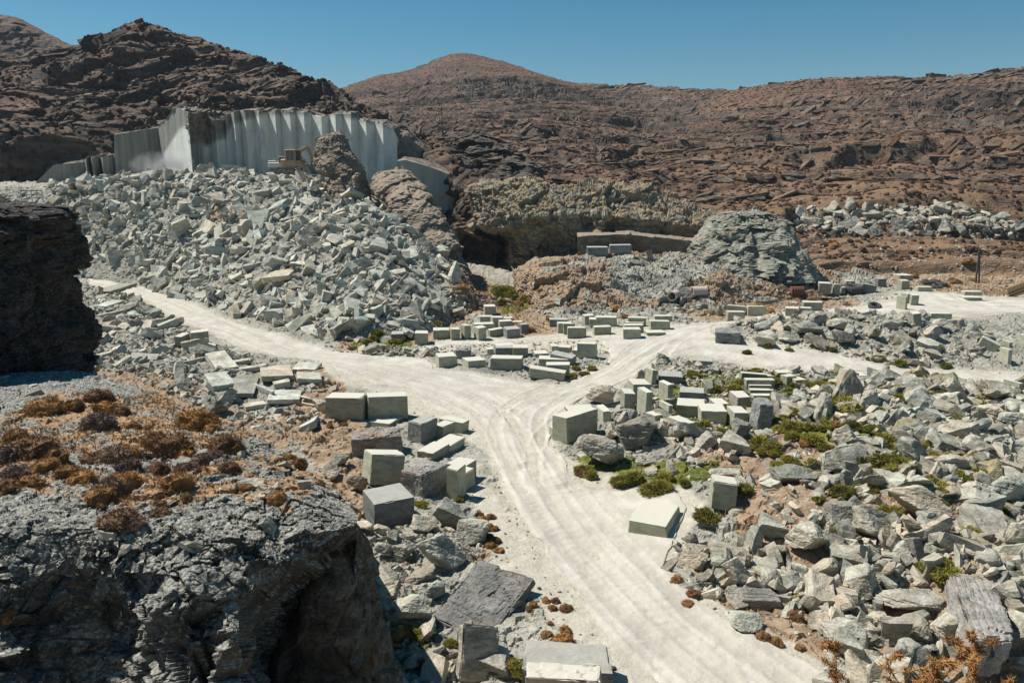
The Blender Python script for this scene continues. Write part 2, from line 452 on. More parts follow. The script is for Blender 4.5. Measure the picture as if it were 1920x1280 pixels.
# ------------------------------------------------------------------ quarry floor
BUMPS = []                                   # (u, v, radius along x, radius along y, height)
def bump_at(u, v, rx, ry, h):
    D = dfrom(v, 0); BUMPS.append((xfrom(u, D, 0), D, rx, ry, h))
bump_at(1545, 640, 14, 6.0, 1.5); bump_at(1680, 645, 8, 5, .9)
bump_at(1500, 860, 5, 4, .9); bump_at(1650, 800, 7, 5, 1.1); bump_at(1780, 930, 5, 4, 1.0); bump_at(1600, 1000, 4, 3, .9)
bump_at(1850, 760, 6, 4, 1.0); bump_at(1450, 980, 3, 2.5, .5); bump_at(1850, 1100, 4, 3, .9); bump_at(1250, 800, 3, 3, .2)
bump_at(700, 1010, 4, 3, .5); bump_at(360, 720, 12, 6, 1.1); bump_at(230, 640, 8, 6, .9); bump_at(560, 850, 5, 5, .5)
bump_at(1320, 720, 4, 3, .4); bump_at(1950, 620, 8, 6, 1.0)
def G(x, y):
    x = np.asarray(x, float); y = np.asarray(y, float)
    z = np.zeros(np.broadcast(x, y).shape)
    for bx, by, rx, ry, h in BUMPS:
        z = z + h * np.exp(-(((x - bx) / rx) ** 2 + ((y - by) / ry) ** 2))
    P = np.stack([x, y, np.zeros_like(z)], -1)
    z = z + .22 * vnoise(P * .09, 3) + .08 * vnoise(P * .4, 4)
    # hillside under the camera, down to the floor
    t = np.clip((19.0 - y) / 18.0, 0, 1.2)
    hs = 11.9 * t
    z = np.where(y < 19, z * (1 - np.clip(t * 3, 0, 1)) + hs, z)
    return z

ROAD = [
 [(1200,1300),(1130,1190),(1050,1080),(985,980),(940,905),(915,850),(890,800),(850,775),(800,762),(772,735),(700,728),(640,715),(605,690),(540,675),(440,648),(400,632),(335,602),(290,568),(240,547),(165,537),(165,519),(230,523),(300,546),(370,573),(430,603),(500,623),(560,640),(640,660),(700,672),(790,672),(815,696),(900,704),(1000,722),(1060,726),(1110,700),(1145,690),(1150,665),(1128,648),(1050,642),(900,642),(800,655),(770,650),(900,632),(1000,636),(1200,638),(1290,622),(1350,604),(1430,590),(1500,586),(1580,577),(1640,572),(1680,560),(1685,543),(1740,547),(1840,562),(1920,562),(2200,560),(2200,590),(1920,590),(1880,600),(1830,606),(1780,602),(1720,590),(1650,592),(1560,594),(1480,602),(1420,612),(1370,617),(1338,632),(1336,645),(1360,656),(1450,664),(1560,676),(1700,692),(1800,697),(1920,702),(2200,704),(2200,724),(1920,718),(1800,710),(1650,704),(1500,694),(1400,688),(1330,676),(1280,670),(1240,672),(1222,690),(1205,712),(1150,725),(1105,742),(1060,766),(1035,790),(1033,830),(1058,860),(1068,895),(1110,915),(1190,925),(1270,930),(1290,960),(1262,1020),(1250,1060),(1300,1125),(1400,1185),(1500,1232),(1620,1300)],
]
ISLE = [(800,668),(860,650),(930,640),(1120,640),(1145,668),(1138,690),(1100,702),(1060,722),(990,715),(900,698),(815,692)]
DRY = [[(0,690),(170,690),(330,730),(520,800),(560,900),(500,960),(300,950),(100,960),(0,930)],
       [(940,545),(1000,560),(1050,600),(1040,640),(960,640),(930,590)],[(560,700),(640,720),(700,800),(760,900),(690,1000),(600,900),(520,810)],
       [(1180,560),(1600,560),(1640,600),(1350,610)],[(1500,440),(1920,440),(1920,560),(1700,545)],[(840,490),(960,560),(900,600),(820,520)],
       [(640,590),(800,560),(880,580),(860,620),(700,660),(640,650)],[(880,950),(930,980),(940,1090),(900,1100)],[(1700,1020),(1920,1050),(1920,1150),(1780,1100)],
       [(1250,1060),(1500,1120),(1560,1280),(1400,1180)],[(1300,840),(1560,740),(1920,760),(1920,1280),(1650,1240),(1400,1060)]]
GREEN = [[(925,535),(985,540),(1010,570),(960,590),(930,565)],[(690,610),(770,620),(760,650),(660,655)],[(1240,720),(1400,700),(1560,760),(1920,860),(1900,960),(1500,860),(1250,820)],
         [(700,1170),(830,1190),(800,1230),(700,1220)],[(1080,850),(1350,890),(1330,920),(1100,900)]]
def maskpolys(u, v, polys, amp=14, f=.02, s=0):
    P = np.stack([u * f, v * f * 2.2, np.zeros_like(u)], -1)
    du = amp * fbm(P, 1.0, 3, s); dv = amp * .45 * fbm(P, 1.0, 3, s + 9)
    m = np.zeros(np.shape(u), bool)
    for p in polys: m |= inpoly(u + du, v + dv, p)
    return m.astype(float)
def blur(a, n=3, k=1):
    for _ in range(n):
        b = np.pad(a, k, 'edge')
        a = (b[:-2 * k, k:-k] + b[2 * k:, k:-k] + b[k:-k, :-2 * k] + b[k:-k, 2 * k:] + 2 * b[k:-k, k:-k]) / 6
    return a
def floor_grid(us, Ds):
    D, U = np.meshgrid(Ds, us, indexing='ij')
    x = xfrom(U, D, 0.0)
    return x, D
# D rows spaced by picture row so that near and far ground are equally fine
rows = np.concatenate([np.arange(1320, 530, -1.6)])
Ds = np.concatenate([[1.0, 2, 3, 4, 6, 8, 10, 12, 14, 16, 17.5], [dfrom(v, 0) for v in rows], np.linspace(102, 175, 26)])
us = np.arange(-700, 2650, 3.4)
X, Y = floor_grid(us, Ds)
Z = G(X, Y)
U0, V0 = project(np.stack([X, Y, np.zeros_like(X)], -1))
roadm = maskpolys(U0, V0, ROAD, 10) * (1 - maskpolys(U0, V0, [ISLE], 6))
roadm[Y < 15] = 0
Pg = np.stack([X, Y, Z], -1)
nearroad = blur(roadm, 14, 2)
SHOULD = [[(870,840),(960,960),(1060,1090),(1200,1310),(1140,1310),(1050,1200),(1000,1130),(945,1110),(905,1010),(880,930)],[(600,690),(700,730),(900,790),(900,840),(850,790),(760,780),(700,740),(620,730)],
 [(1060,860),(1300,930),(1330,960),(1270,1040),(1250,1100),(1200,1000)],[(780,640),(1350,610),(1350,640),(1150,660),(780,660)],[(1400,680),(1900,700),(1900,735),(1400,700)],[(1290,1100),(1420,1170),(1640,1290),(1560,1310),(1300,1130)]]
shm = blur(maskpolys(U0, V0, SHOULD, 16, .02, 17), 8, 2)
rel = (1 - np.clip(nearroad * 2 + shm * 1.1, 0, .93)) * np.clip((Y - 14) / 5, 0, 1)
Z = Z + rel * (.16 * facet(Pg, .9, 5, .9, .5) + .10 * facet(Pg, 2.3, 8, .8, .5)) + (1 - rel) * .015 * fbm(Pg, 1.2, 3, 2)
near = np.clip((20 - Y) / 4, 0, 1)
Z = Z + near * .5 * fbm(Pg, .5, 4, 6)
Pg = np.stack([X, Y, Z], -1)
sheet('ground', Pg, M['ground'], attrs={'dry': blur(maskpolys(U0, V0, DRY, 30, .012, 4), 10, 2), 'pale': np.clip(blur(roadm, 26, 2) * 1.6 + shm * .8, 0, 1),
                                        'green': blur(maskpolys(U0, V0, GREEN, 22, .02, 7), 6, 2)})
# the road: a dusty sheet lying on the floor with ruts pressed into it
us_r = np.arange(120, 2205, 2.2); Dr = np.array([dfrom(v, 0) for v in np.arange(1320, 512, -1.3)])
XR, YR = floor_grid(us_r, Dr)
UR, VR = project(np.stack([XR, YR, np.zeros_like(XR)], -1))
rm = maskpolys(UR, VR, ROAD, 10) * (1 - maskpolys(UR, VR, [ISLE], 6))
rs = blur(rm, 7, 1)
TR = [  # wheel paths as centre lines in photo pixels, on the floor
 [(1420,1290),(1250,1170),(1130,1040),(1040,930),(985,850),(965,800),(985,760),(1060,725),(1150,700),(1190,670),(1240,648),(1330,625),(1420,608),(1500,595),(1620,583),(1720,580),(1800,575),(1920,575)],
 [(1300,1290),(1160,1170),(1050,1040),(990,930),(955,850),(940,800),(900,755),(820,725),(700,700),(580,675),(480,640),(380,600),(300,560),(220,535),(170,525)],
 [(1480,1290),(1310,1170),(1190,1050),(1100,940),(1040,860),(1000,800),(1000,770),(1090,735),(1180,712),(1215,680),(1290,655),(1420,670),(1560,687),(1750,702),(1920,710)],
 [(190,530),(330,580),(440,625),(560,662),(700,690),(850,712),(980,735),(1080,735),(1160,705),(1200,675),(1260,645),(1350,622),(1480,600)],
 [(700,715),(850,745),(930,790),(960,860)], [(1760,550),(1800,580),(1900,582)], [(800,648),(950,640),(1150,655),(1200,650),(1300,630)],
 [(1200,720),(1100,760),(1030,830),(1040,900)], [(240,540),(400,615),(560,675),(720,715),(860,745),(930,770)],
 [(640,690),(760,706),(900,725),(1030,745),(1120,730)]]
def dist_poly(x, y, pts, along=False):
    best = np.full(x.shape, 1e9); arc = np.zeros(x.shape); acc = 0.0
    for (u1, v1), (u2, v2) in zip(pts[:-1], pts[1:]):
        y1, y2 = dfrom(v1, 0), dfrom(v2, 0); x1, x2 = float(xfrom(u1, y1, 0)), float(xfrom(u2, y2, 0))
        n = max(1, int(math.hypot(x2 - x1, y2 - y1) / 2.5))
        dx, dy = x2 - x1, y2 - y1; L2 = dx * dx + dy * dy
        t = np.clip(((x - x1) * dx + (y - y1) * dy) / L2, 0, 1)
        dd_ = np.hypot(x - x1 - t * dx, y - y1 - t * dy)
        if along: arc = np.where(dd_ < best, acc + t * math.sqrt(L2), arc); acc += math.sqrt(L2)
        best = np.minimum(best, dd_)
    return (best, arc) if along else best
def smooth_line(pts, it=3):
    for _ in range(it):
        q = [pts[0]]
        for a, b in zip(pts[:-1], pts[1:]):
            q += [(a[0] * .75 + b[0] * .25, a[1] * .75 + b[1] * .25), (a[0] * .25 + b[0] * .75, a[1] * .25 + b[1] * .75)]
        q.append(pts[-1]); pts = q
    return pts
track = np.zeros_like(XR); rut = np.zeros_like(XR)
PR0 = np.stack([XR, YR, 0 * XR], -1)
wob = .35 * fbm(PR0, .12, 2, 31)
for k, tr in enumerate(TR):
    d, ar_ = dist_poly(XR, YR, smooth_line(tr, 2), True); d = d + wob * (1 if k % 2 else -1)
    for off, wd in ((1.05, .34), (.62, .12), (1.5, .12)):
        g = np.exp(-((np.abs(d) - off) / wd) ** 2)
        rut -= g * (.045 if wd > .2 else -.025) * sstep(-.5, .2, fbm(PR0, .07, 3, 88 + k))
        if wd > .2: rut += g * .006 * (np.sin((ar_ + .3 * np.abs(d)) * 2 * math.pi / .42)) * sstep(-.1, .3, fbm(PR0, .1, 2, 77 + k))
        track = np.maximum(track, g * (1 if wd > .2 else .35))
fine = np.exp(-((np.mod(dist_poly(XR, YR, smooth_line(TR[0], 2)) + wob, .5) - .25) / .07) ** 2)
ZR = G(XR, YR)
PR = np.stack([XR, YR, ZR], -1)
ZR = ZR + .06 + rut + .05 * fbm(PR, .5, 5, 12) + .02 * fbm(PR, 4, 3, 13) - .005 * fine - .35 * (1 - sstep(0.02, .75, rs + .25 * fbm(PR, 1.1, 4, 41) * (rs < .97)))
PR = np.stack([XR, YR, ZR], -1)
Q = gridquads(*XR.shape)
keep = (rs.ravel()[Q] > .03).any(1)
Qk = Q[keep]
uniq, inv = np.unique(Qk, return_inverse=True)
me = mesh_np('road', PR.reshape(-1, 3)[uniq], inv.reshape(-1, 4), M['road'])
attr(me, 'track', track.ravel()[uniq])
dall = np.full(XR.shape, 1e9)
for tr in TR: dall = np.minimum(dall, dist_poly(XR, YR, smooth_line(tr, 1)))
attr(me, 'shoulder', sstep(1.6, 5.0, dall).ravel()[uniq])
o = link('road', me); o['kind'] = 'structure'

# ------------------------------------------------------------------ hills
def disp(P, d, sgn=1.0, N=None):
    if N is None: N = grid_normals(P)
    return P + N * (d * sgn)[..., None]
def face_cam(P):
    """grid normals turned to the side of the camera"""
    N = grid_normals(P)
    c = np.array([0, 0, CAM_H]) - P
    s = np.sign((N * c).sum(-1)); s[s == 0] = 1
    # one sign for the whole sheet
    return N * (1 if s.mean() > 0 else -1)

# big brown hillside, from the back of the quarry up to the skyline
HL = [
 [(560,330,175),(800,330,165),(870,352,130),(900,349,124),(1000,340,117.5),(1150,347,117),(1250,376,116),(1350,404,114),(1430,440,109),(1500,520,103),(1600,None,101,0.0),(1700,None,101,-.1),(1920,None,98,-.1),(2650,None,95,-.1)],
 [(560,300,230),(800,290,200),(900,300,150),(1000,320,125),(1150,325,122),(1250,352,122),(1350,388,122),(1500,445,116),(1600,462,118),(1700,460,118),(1920,458,116),(2650,460,113)],
 [(560,280,300),(800,262,260),(1000,288,200),(1150,292,180),(1300,340,150),(1400,372,142),(1500,390,136),(1700,388,136),(1800,395,133),(1920,425,124),(2650,440,122)],
 [(560,240,400),(800,235,340),(1000,240,300),(1200,270,250),(1400,290,200),(1600,300,180),(1920,300,165),(2650,300,160)],
 [(560,200,520),(800,180,500),(1000,185,450),(1200,205,400),(1400,215,300),(1600,215,270),(1920,205,240),(2650,190,230)],
 [(560,185,720),(640,163,710),(700,142,700),(760,133,690),(800,117,680),(830,104,670),(858,99,665),(900,105,650),(950,117,630),(1000,134,600),(1060,153,570),(1100,158,540),(1200,159,500),(1340,164,420),(1380,166,400),(1420,159,380),(1500,150,360),(1600,144,350),(1700,143,340),(1800,136,330),(1920,126,320),(2100,112,300),(2650,85,290)],
 [(560,None,900,20),(1000,None,900,20),(1400,None,600,20),(1920,None,520,20),(2650,None,500,20)]]
Ph = loft(HL, 940, 560, 560, 2650, weights=[1.0, 1.0, 1.4, 1.4, 1.3, .25], smooth=35)
UU, VV = project(Ph)
N = face_cam(Ph)
Nh = N.copy()
dist = Ph[..., 1]
sc_ = np.clip(dist / 250, .3, 2.2)
rise = sstep(0, .08, np.linspace(0, 1, Ph.shape[0]))[:, None]
crest = 1 - sstep(.80, .93, np.linspace(0, 1, Ph.shape[0]))[:, None] * .85
crag = sstep(-.15, .45, fbm(Ph, .012, 4, 77))
d = 7.0 * fbm(Ph, .012, 4, 61) * crest * rise
def terr(T, s, warp, al, mask):
    q = Ph[..., 2] / T + warp * fbm(Ph * np.array([1, .6, 0]), .02, 3, s) + .22 * warp * fbm(Ph, .12, 3, s + 3)
    f = q - np.floor(q)
    lv = vnoise(np.stack([Ph[..., 0] * .025, Ph[..., 1] * .01, np.floor(q) * 5.3], -1), s + 7)
    return (sstep(.86, 1.0, f) - f) * T * al * mask * np.clip(.75 + .9 * lv, 0, 1.15)
m1 = sstep(-.5, .1, fbm(Ph, .010, 3, 141)); m2 = sstep(-.4, .1, fbm(Ph, .02, 3, 143))
sc2 = np.clip(dist / 260, .55, 1.6)
ter = (terr(3.4, 151, .9, 1.0, m1) * sc2 + terr(1.5, 161, 1.1, 1.0, m2) * sc2 + terr(8.0, 171, .8, .45, sstep(.0, .4, fbm(Ph, .008, 3, 145)))) * rise * (.15 + .85 * crest)
d = d + (.7 * facet(Ph * np.array([1, 1, 2.2]), .10, 66, .9, .5) + .4 * facet(Ph * np.array([1, 1, 2.2]), .3, 67, .9, .5)) * (.25 + 1.1 * crag) * rise * (.3 + .7 * crest) * sc2
Nn = N.copy(); Nn[..., 2] *= .6; Nn /= np.linalg.norm(Nn, axis=-1, keepdims=True)
Ph = Ph + Nn * d[..., None]
Ph[..., 2] += ter
och = sstep(220, 400, VV) * sstep(900, 1500, UU) * .8
sheet('hillside', Ph, M['hill'], attrs={'ochre': och})

# rocky hill on the left, above the cut wall
LL = [
 [(-700,None,140,9),(0,None,142,9),(100,None,150,9),(300,None,160,9),(640,None,160,9),(745,None,150,5),(800,None,147,2),(870,None,131,0),(930,None,123,0)],
 [(-700,300,150),(0,300,150),(100,305,152),(200,262,158),(300,232,163),(345,212,166),(470,215,166),(640,218,162),(700,232,160),(745,268,152),(800,300,148),(870,345,132),(930,380,124)],
 [(-700,240,165),(0,240,165),(150,240,165),(265,190,172),(345,170,175),(470,185,172),(640,200,167),(700,222,164),(745,252,158),(800,285,155),(870,325,142),(930,352,136)],
 [(-700,140,190),(0,160,190),(150,150,185),(265,120,195),(400,135,190),(560,172,182),(650,185,174),(700,214,170),(745,240,165),(800,274,160),(870,305,152),(930,330,148)],
 [(-700,60,230),(-300,90,230),(0,118,225),(120,97,225),(160,88,222),(190,74,220),(222,60,218),(265,50,215),(285,54,214),(330,68,210),(400,84,206),(440,97,203),(480,116,200),(560,146,193),(600,153,190),(640,163,184),(680,190,178),(720,216,172),(760,243,168),(800,265,165),(870,292,158),(930,318,152)],
 [(-700,None,300,14),(0,None,300,14),(400,None,280,14),(700,None,230,10),(930,None,190,6)]]
Pl = loft(LL, 560, 330, -700, 930, weights=[.35, .8, 1, 1.2, .35], smooth=21)
N = face_cam(Pl)
tt = np.linspace(0, 1, Pl.shape[0])[:, None]
crest = 1 - sstep(.78, .9, tt) * .8; rise = sstep(0, .06, tt)
d = 4.0 * fbm(Pl, .03, 4, 81) * crest * rise
d = d + (4.2 * strata(Pl, 7.0, .022, 82, (-.10, .03)) + 1.9 * strata(Pl, 2.6, .05, 83, (-.10, .03)) + .6 * strata(Pl, .9, .12, 84, (-.1, .03))) * rise * (.25 + .75 * crest)
d = d + (1.9 * facet(Pl * np.array([1, 1, 1.8]), .09, 85, .9, .5) + .5 * facet(Pl * np.array([1, 1, 1.8]), .3, 86, .9, .5)) * (.3 + .7 * crest) * rise
Nn = N.copy(); Nn[..., 2] *= .6; Nn /= np.linalg.norm(Nn, axis=-1, keepdims=True)
Pl = Pl + Nn * d[..., None]
sheet('rocky_hill', Pl, M['lefthill'], attrs={'ochre': np.zeros(Pl.shape[:2])})
# farther hill at the left edge
FL = [[(-700,240,330),(300,240,330)], [(-700,120,380),(300,150,380)],
      [(-700,-60,430),(-200,-10,430),(0,25,430),(30,32,428),(60,48,425),(100,66,420),(145,92,415),(220,125,410),(300,150,400)],
      [(-700,None,560,40),(300,None,560,30)]]
Pf = loft(FL, 320, 150, -700, 300, weights=[1, 1, .3], smooth=9)
N = face_cam(Pf); tt = np.linspace(0, 1, Pf.shape[0])[:, None]; crest = 1 - sstep(.75, .87, tt) * .8
d = (5 * fbm(Pf, .02, 4, 91) + 2.5 * strata(Pf, 5, .04, 92, (-.2, 0)) + 1.6 * facet(Pf, .1, 93, .9, .5) + .8 * facet(Pf, .3, 94)) * crest
Pf = disp(Pf, d, 1, N)
sheet('distant_hill', Pf, M['lefthill'], attrs={'ochre': np.zeros(Pf.shape[:2])})

# ------------------------------------------------------------------ spoil heap ground and the bench behind it
HP = [
 [(-150,None,96,-.5),(60,None,104,-.5),(160,None,105,-.5),(300,None,94,-.4),(430,None,80,-.4),(560,None,70,-.4),(640,None,66,-.4),(700,None,65.5,-.4),(800,None,68,-.4),(850,None,74,-.4),(890,None,80,-.4),(960,None,86,-.4)],
 [(-150,490,103),(60,480,109),(160,470,110),(300,490,101),(430,500,90),(560,530,79),(640,545,74.5),(700,552,73),(800,560,75),(850,545,80),(890,545,84),(960,565,87)],
 [(-150,420,112),(60,410,114),(160,405,115),(300,420,108),(430,420,102),(560,430,94),(640,440,89),(700,450,86),(800,505,85),(850,520,88),(880,545,87),(900,None,86,-.3),(960,None,90,-.4)],
 [(-150,370,119),(60,364,119),(100,352,119),(160,341,119),(250,333,118),(350,327,117),(420,321,116),(470,326,116),(560,331,114),(600,333,113),(640,350,110),(700,385,104),(760,425,99),(830,482,94),(865,520,92),(895,None,92,-.4),(960,None,95,-.5)],
 [(-150,None,128,11.8),(60,None,128,11.9),(250,None,128,12.6),(470,None,126,12.6),(600,None,124,12.2),(660,None,122,11.0),(700,None,118,9.0),(760,None,112,5.0),(830,None,106,1.0),(960,None,106,-.5)],
 [(-150,None,175,12.4),(470,None,175,12.8),(600,None,172,12.5),(700,None,160,9.5),(760,None,150,5.0),(830,None,140,-1),(960,None,130,-1)]]
Pp = loft(HP, 560, 300, -150, 960, weights=[1.1, 1, 1, .5, .8], smooth=25)
N = face_cam(Pp)
Pp = disp(Pp, .5 * fbm(Pp, .12, 3, 101) + .28 * facet(Pp, .8, 102, .9, .5) + .12 * facet(Pp, 2.0, 103), 1, N)
UP, VP = project(Pp)
heap_gravel = M['ground']
sheet('spoil_heap', Pp, M['ground'], attrs={'dry': blur(maskpolys(UP, VP, [[(845,480),(900,500),(960,560),(960,600),(880,600),(840,540)],[(380,380),(450,370),(470,420),(400,430)]], 16, .02, 5), 4, 2),
      'pale': .55 * sstep(420, 330, VP), 'green': 0 * UP})

# ------------------------------------------------------------------ benches, crags and cliffs as things of their own
def cliff(name, lines, nu, nv, amp, mat, label, cat, weights=None, s=0, stra=None, dip=(.1, .05), smooth=0, extra=None, attrs=None, fsc=1.0):
    P = loft(lines, nu, nv, weights=weights, smooth=smooth)
    N = face_cam(P)
    d = amp * (.6 * fbm(P, .12 * fsc, 4, s) + 1.0 * facet(P, .20 * fsc, s + 1, .9, .5) + .35 * facet(P, .9 * fsc, s + 2, .9, .5) + .12 * facet(P, 2.6 * fsc, s + 7, .9, .5))
    if stra:
        for th, la, a in stra: d = d + a * strata(P, th, la, s + 5, dip)
    P = P + N * d[..., None]
    a = attrs(P) if attrs else None
    return sheet(name, P, mat, attrs=a, kind=None, label=label, cat=cat)

# the light green-grey cliff at the back of the pit
CL = [
 [(868,None,136,-.5),(945,None,134,-.5),(962,None,118,-.5),(975,None,112,-.5),(1000,None,110,-.5),(1100,None,107.5,-.5),(1250,None,106.5,-.5),(1400,None,106.5,-.5),(1460,None,107,-.5)],
 [(868,445,136),(885,448,135),(935,450,134),(955,455,116),(968,458,111),(1000,460,108.5),(1100,455,106.5),(1250,460,106),(1400,470,106),(1460,480,107)],
 [(868,405,130),(885,418,118),(905,426,112.5),(940,428,108.5),(960,420,107),(1000,405,105.5),(1100,400,104.5),(1250,415,105),(1400,430,105.5),(1460,450,107)],
 [(868,362,128),(885,356,119),(905,353,115),(940,348,113),(960,345,112.5),(1000,341,112),(1100,341,112),(1150,347,112),(1200,362,112),(1250,377,112),(1350,403,111.5),(1400,420,110.5),(1460,450,109)],
 [(868,352,136),(885,347,127),(905,345,123),(960,338,119),(1100,336,118.5),(1200,354,118.5),(1250,368,118),(1350,398,117),(1460,440,114)]]
cliff('rock_cliff', CL, 460, 200, 1.3, M['green_cliff'], 'broad green-grey rock cliff at the back of the pit, topped with ochre soil', 'cliff', [1, .8, .8, .3], 110, [(2.2, .12, .5), (.8, .3, .22)], (.05, 0), 5)
# low dark cut walls in front of it
CW = [[(1082,None,99,1.0),(1100,None,98.5,1.0),(1180,None,98.5,1.0),(1310,None,99.5,1.0)],
      [(1082,468,99),(1100,466,98.5),(1180,464,98.5),(1182,466,99.5),(1310,482,99.5)],
      [(1082,442,99),(1100,440,98.6),(1180,438,98.6),(1184,440,99.6),(1310,452,99.6)],
      [(1082,435,103),(1180,432,103),(1310,446,103)],[(1082,None,108,3),(1310,None,108,2)]]
cliff('rock_ledge', CW, 180, 60, .16, M['brown_rock'], 'low dark cut rock ledge topped with orange soil below the green-grey cliff', 'rock ledge', [.6, 1, .5, .3], 130)
# mound in front (bench with a small cliff at its left end)
MB = [
 [(962,None,91,-.6),(985,None,86,-.6),(1010,None,81,-.6),(1060,None,78,-.5),(1100,None,77,-.5),(1200,None,77,-.5),(1350,None,79,-.5),(1420,None,83,-.5),(1500,None,87,-.5),(1600,None,90,-.5),(1640,None,93,-.5),(1680,None,98,-.6)],
 [(962,540,92),(985,545,88),(1010,548,84),(1060,552,82),(1100,555,81),(1200,560,82),(1350,565,84),(1420,568,86),(1500,568,89),(1600,562,92),(1640,560,94.5),(1680,None,99,-.6)],
 [(962,520,93),(985,512,90.5),(1010,508,88),(1060,505,87),(1100,510,87),(1200,515,88),(1350,522,89),(1420,530,90),(1500,532,92),(1600,540,95),(1640,545,96.5),(1680,None,100,-.5)],
 [(962,505,96),(985,500,95),(1010,492,95),(1060,484,96),(1100,478,97),(1160,474,97),(1250,474,98),(1350,485,98),(1420,498,98),(1500,512,98),(1600,528,99),(1640,536,99),(1680,None,101,-.5)],
 [(962,None,108,-.6),(1000,None,108,2.5),(1100,None,108,3.4),(1300,None,108,3.2),(1450,None,108,2.0),(1600,None,108,.5),(1680,None,108,-.6)]]
cliff('rocky_bench', MB, 420, 150, .6, M['ground'], 'rocky bench with orange soil and a small crumbling cliff at its left end', 'rock bench', [1, 1, .8, .8], 140, None, smooth=9, fsc=1.6,
      attrs=lambda P: (lambda u, v: {'dry': 1.0 * sstep(-.3, .2, fbm(P, .15, 3, 3)) * (v < 575) + .3, 'pale': 0 * u, 'green': 0 * u})(*project(P)))

def outline_rock(name, rows, mat, label, cat, amp=.4, s=0, nseg=110, nv=110, fsc=1.0, stra=None, dip=(.1, 0), squash=2.6, parent=None, back=None):
    """rows: (v, uLeft, uRight, D centre, thickness in metres) from top to bottom: a closed rock"""
    v = np.array([r[0] for r in rows], float)
    vv = np.linspace(v[0], v[-1], nv)
    uL = np.interp(vv, v, [r[1] for r in rows]); uR = np.interp(vv, v, [r[2] for r in rows])
    Dc = np.interp(vv, v, [r[3] for r in rows]); th = np.interp(vv, v, [r[4] for r in rows])
    z = zfrom(vv, Dc)
    xl, xr = xfrom(uL, Dc, z), xfrom(uR, Dc, z)
    a = np.linspace(0, 2 * math.pi, nseg, endpoint=False)
    ca, sa = np.cos(a), np.sin(a)
    ex = np.sign(ca) * np.abs(ca) ** (2 / squash); ey = np.sign(sa) * np.abs(sa) ** (2 / squash)
    P = np.empty((nv, nseg, 3))
    P[..., 0] = ((xl + xr) / 2)[:, None] + ((xr - xl) / 2)[:, None] * ex
    P[..., 1] = Dc[:, None] - th[:, None] / 2 * ey
    P[..., 2] = z[:, None]
    top = np.empty((6, nseg, 3))
    c0 = P[0].mean(0)
    for i, f in enumerate(np.linspace(0.02, .85, 6)): top[i] = c0 + (P[0] - c0) * f; top[i][:, 2] += .02
    P = np.concatenate([top, P], 0)
    Pc = P.mean(axis=1, keepdims=True)
    Nn = P - Pc; Nn /= np.maximum(np.linalg.norm(Nn, axis=-1, keepdims=True), 1e-6)
    Nn[:6] = (0, 0, 1)
    d = amp * (.7 * fbm(P, .35 * fsc, 4, s) + .8 * facet(P, .7 * fsc, s + 1, .9, .5) + .35 * facet(P, 2.0 * fsc, s + 2, .9, .5) + .15 * facet(P, 5.5 * fsc, s + 3, .9, .5))
    if stra:
        for thk, la, am in stra: d = d + am * strata(P, thk, la, s + 5, dip)
    P = P + Nn * d[..., None]
    n = P.shape[0]
    V = np.concatenate([P.reshape(-1, 3), [c0]])
    me = mesh_np(name, V, gridquads(n, nseg, True), mat)
    o = link(name, me, parent)
    tag(o, label, cat)
    return o

outline_rock('rock_pinnacle', [(253,606,640,112,4),(262,592,645,112,5),(275,590,655,112,6),(300,592,668,111,7),(320,597,678,110,7),(345,610,684,109,7.5),(370,625,690,108,8),(400,640,700,107,8)],
             M['brown_rock'], 'tall brown rock pinnacle standing beside the two digging machines', 'rock pinnacle', .55, 150, fsc=.7, stra=[(1.6, .2, .3)])
outline_rock('rock_fin', [(318,742,756,112,4),(322,712,766,111,6),(335,698,780,110,7),(350,700,795,108,7),(370,712,812,106,7),(400,735,832,103,6),(430,760,846,101,5),(455,790,862,99,4.5),(480,815,866,98,4),(520,840,890,96,4)],
             M['brown_rock'], 'leaning pale-topped rock fin on the right shoulder of the spoil heap', 'rock fin', .55, 160, fsc=.6, stra=[(1.5, .2, .35), (.6, .4, .15)], dip=(-.6, 0))
outline_rock('dark_crag', [(252,885,905,150,5),(262,868,928,149,8),(275,858,950,148,9),(290,845,985,146,10),(305,850,1005,144,11),(320,868,1018,142,11),(335,880,1022,140,12),(350,890,1030,138,12)],
             M['crag_rock'], 'dark jagged crag on the slope above the pit', 'crag', 1.9, 170, fsc=.4, stra=[(2, .15, 1.2), (.8, .3, .4)])
outline_rock('pale_crag', [(396,1370,1420,101,4),(402,1345,1448,101,6),(415,1325,1472,101,8),(435,1312,1492,100,9),(460,1305,1504,99,10),(490,1298,1512,98,11),(520,1290,1530,97,12)],
             M['grey_cliff'], 'rounded grey-green rock crag beside the right end of the cliff', 'crag', 1.15, 180, fsc=.5, nseg=160, nv=130)
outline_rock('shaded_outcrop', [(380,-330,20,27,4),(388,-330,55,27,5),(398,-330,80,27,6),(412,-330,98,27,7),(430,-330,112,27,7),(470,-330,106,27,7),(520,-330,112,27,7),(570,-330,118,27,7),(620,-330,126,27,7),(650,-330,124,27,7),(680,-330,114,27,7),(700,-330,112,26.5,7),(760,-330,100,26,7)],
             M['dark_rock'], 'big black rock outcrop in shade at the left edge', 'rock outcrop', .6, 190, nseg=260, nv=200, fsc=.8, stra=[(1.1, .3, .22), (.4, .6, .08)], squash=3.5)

# the cut wall
WALLP = [(60,139),(105,140),(162,145),(165,143),(173,145.5),(176,143),(192,146.5),(196,143.5),(216,147.5),(219,147),(305,153),(307,151),(318,148),(345,140.5),(362,136),(366,138),(378,140),(400,143),(402,142.2),(411,141),(428,143.5),(431,143),(441,144)]
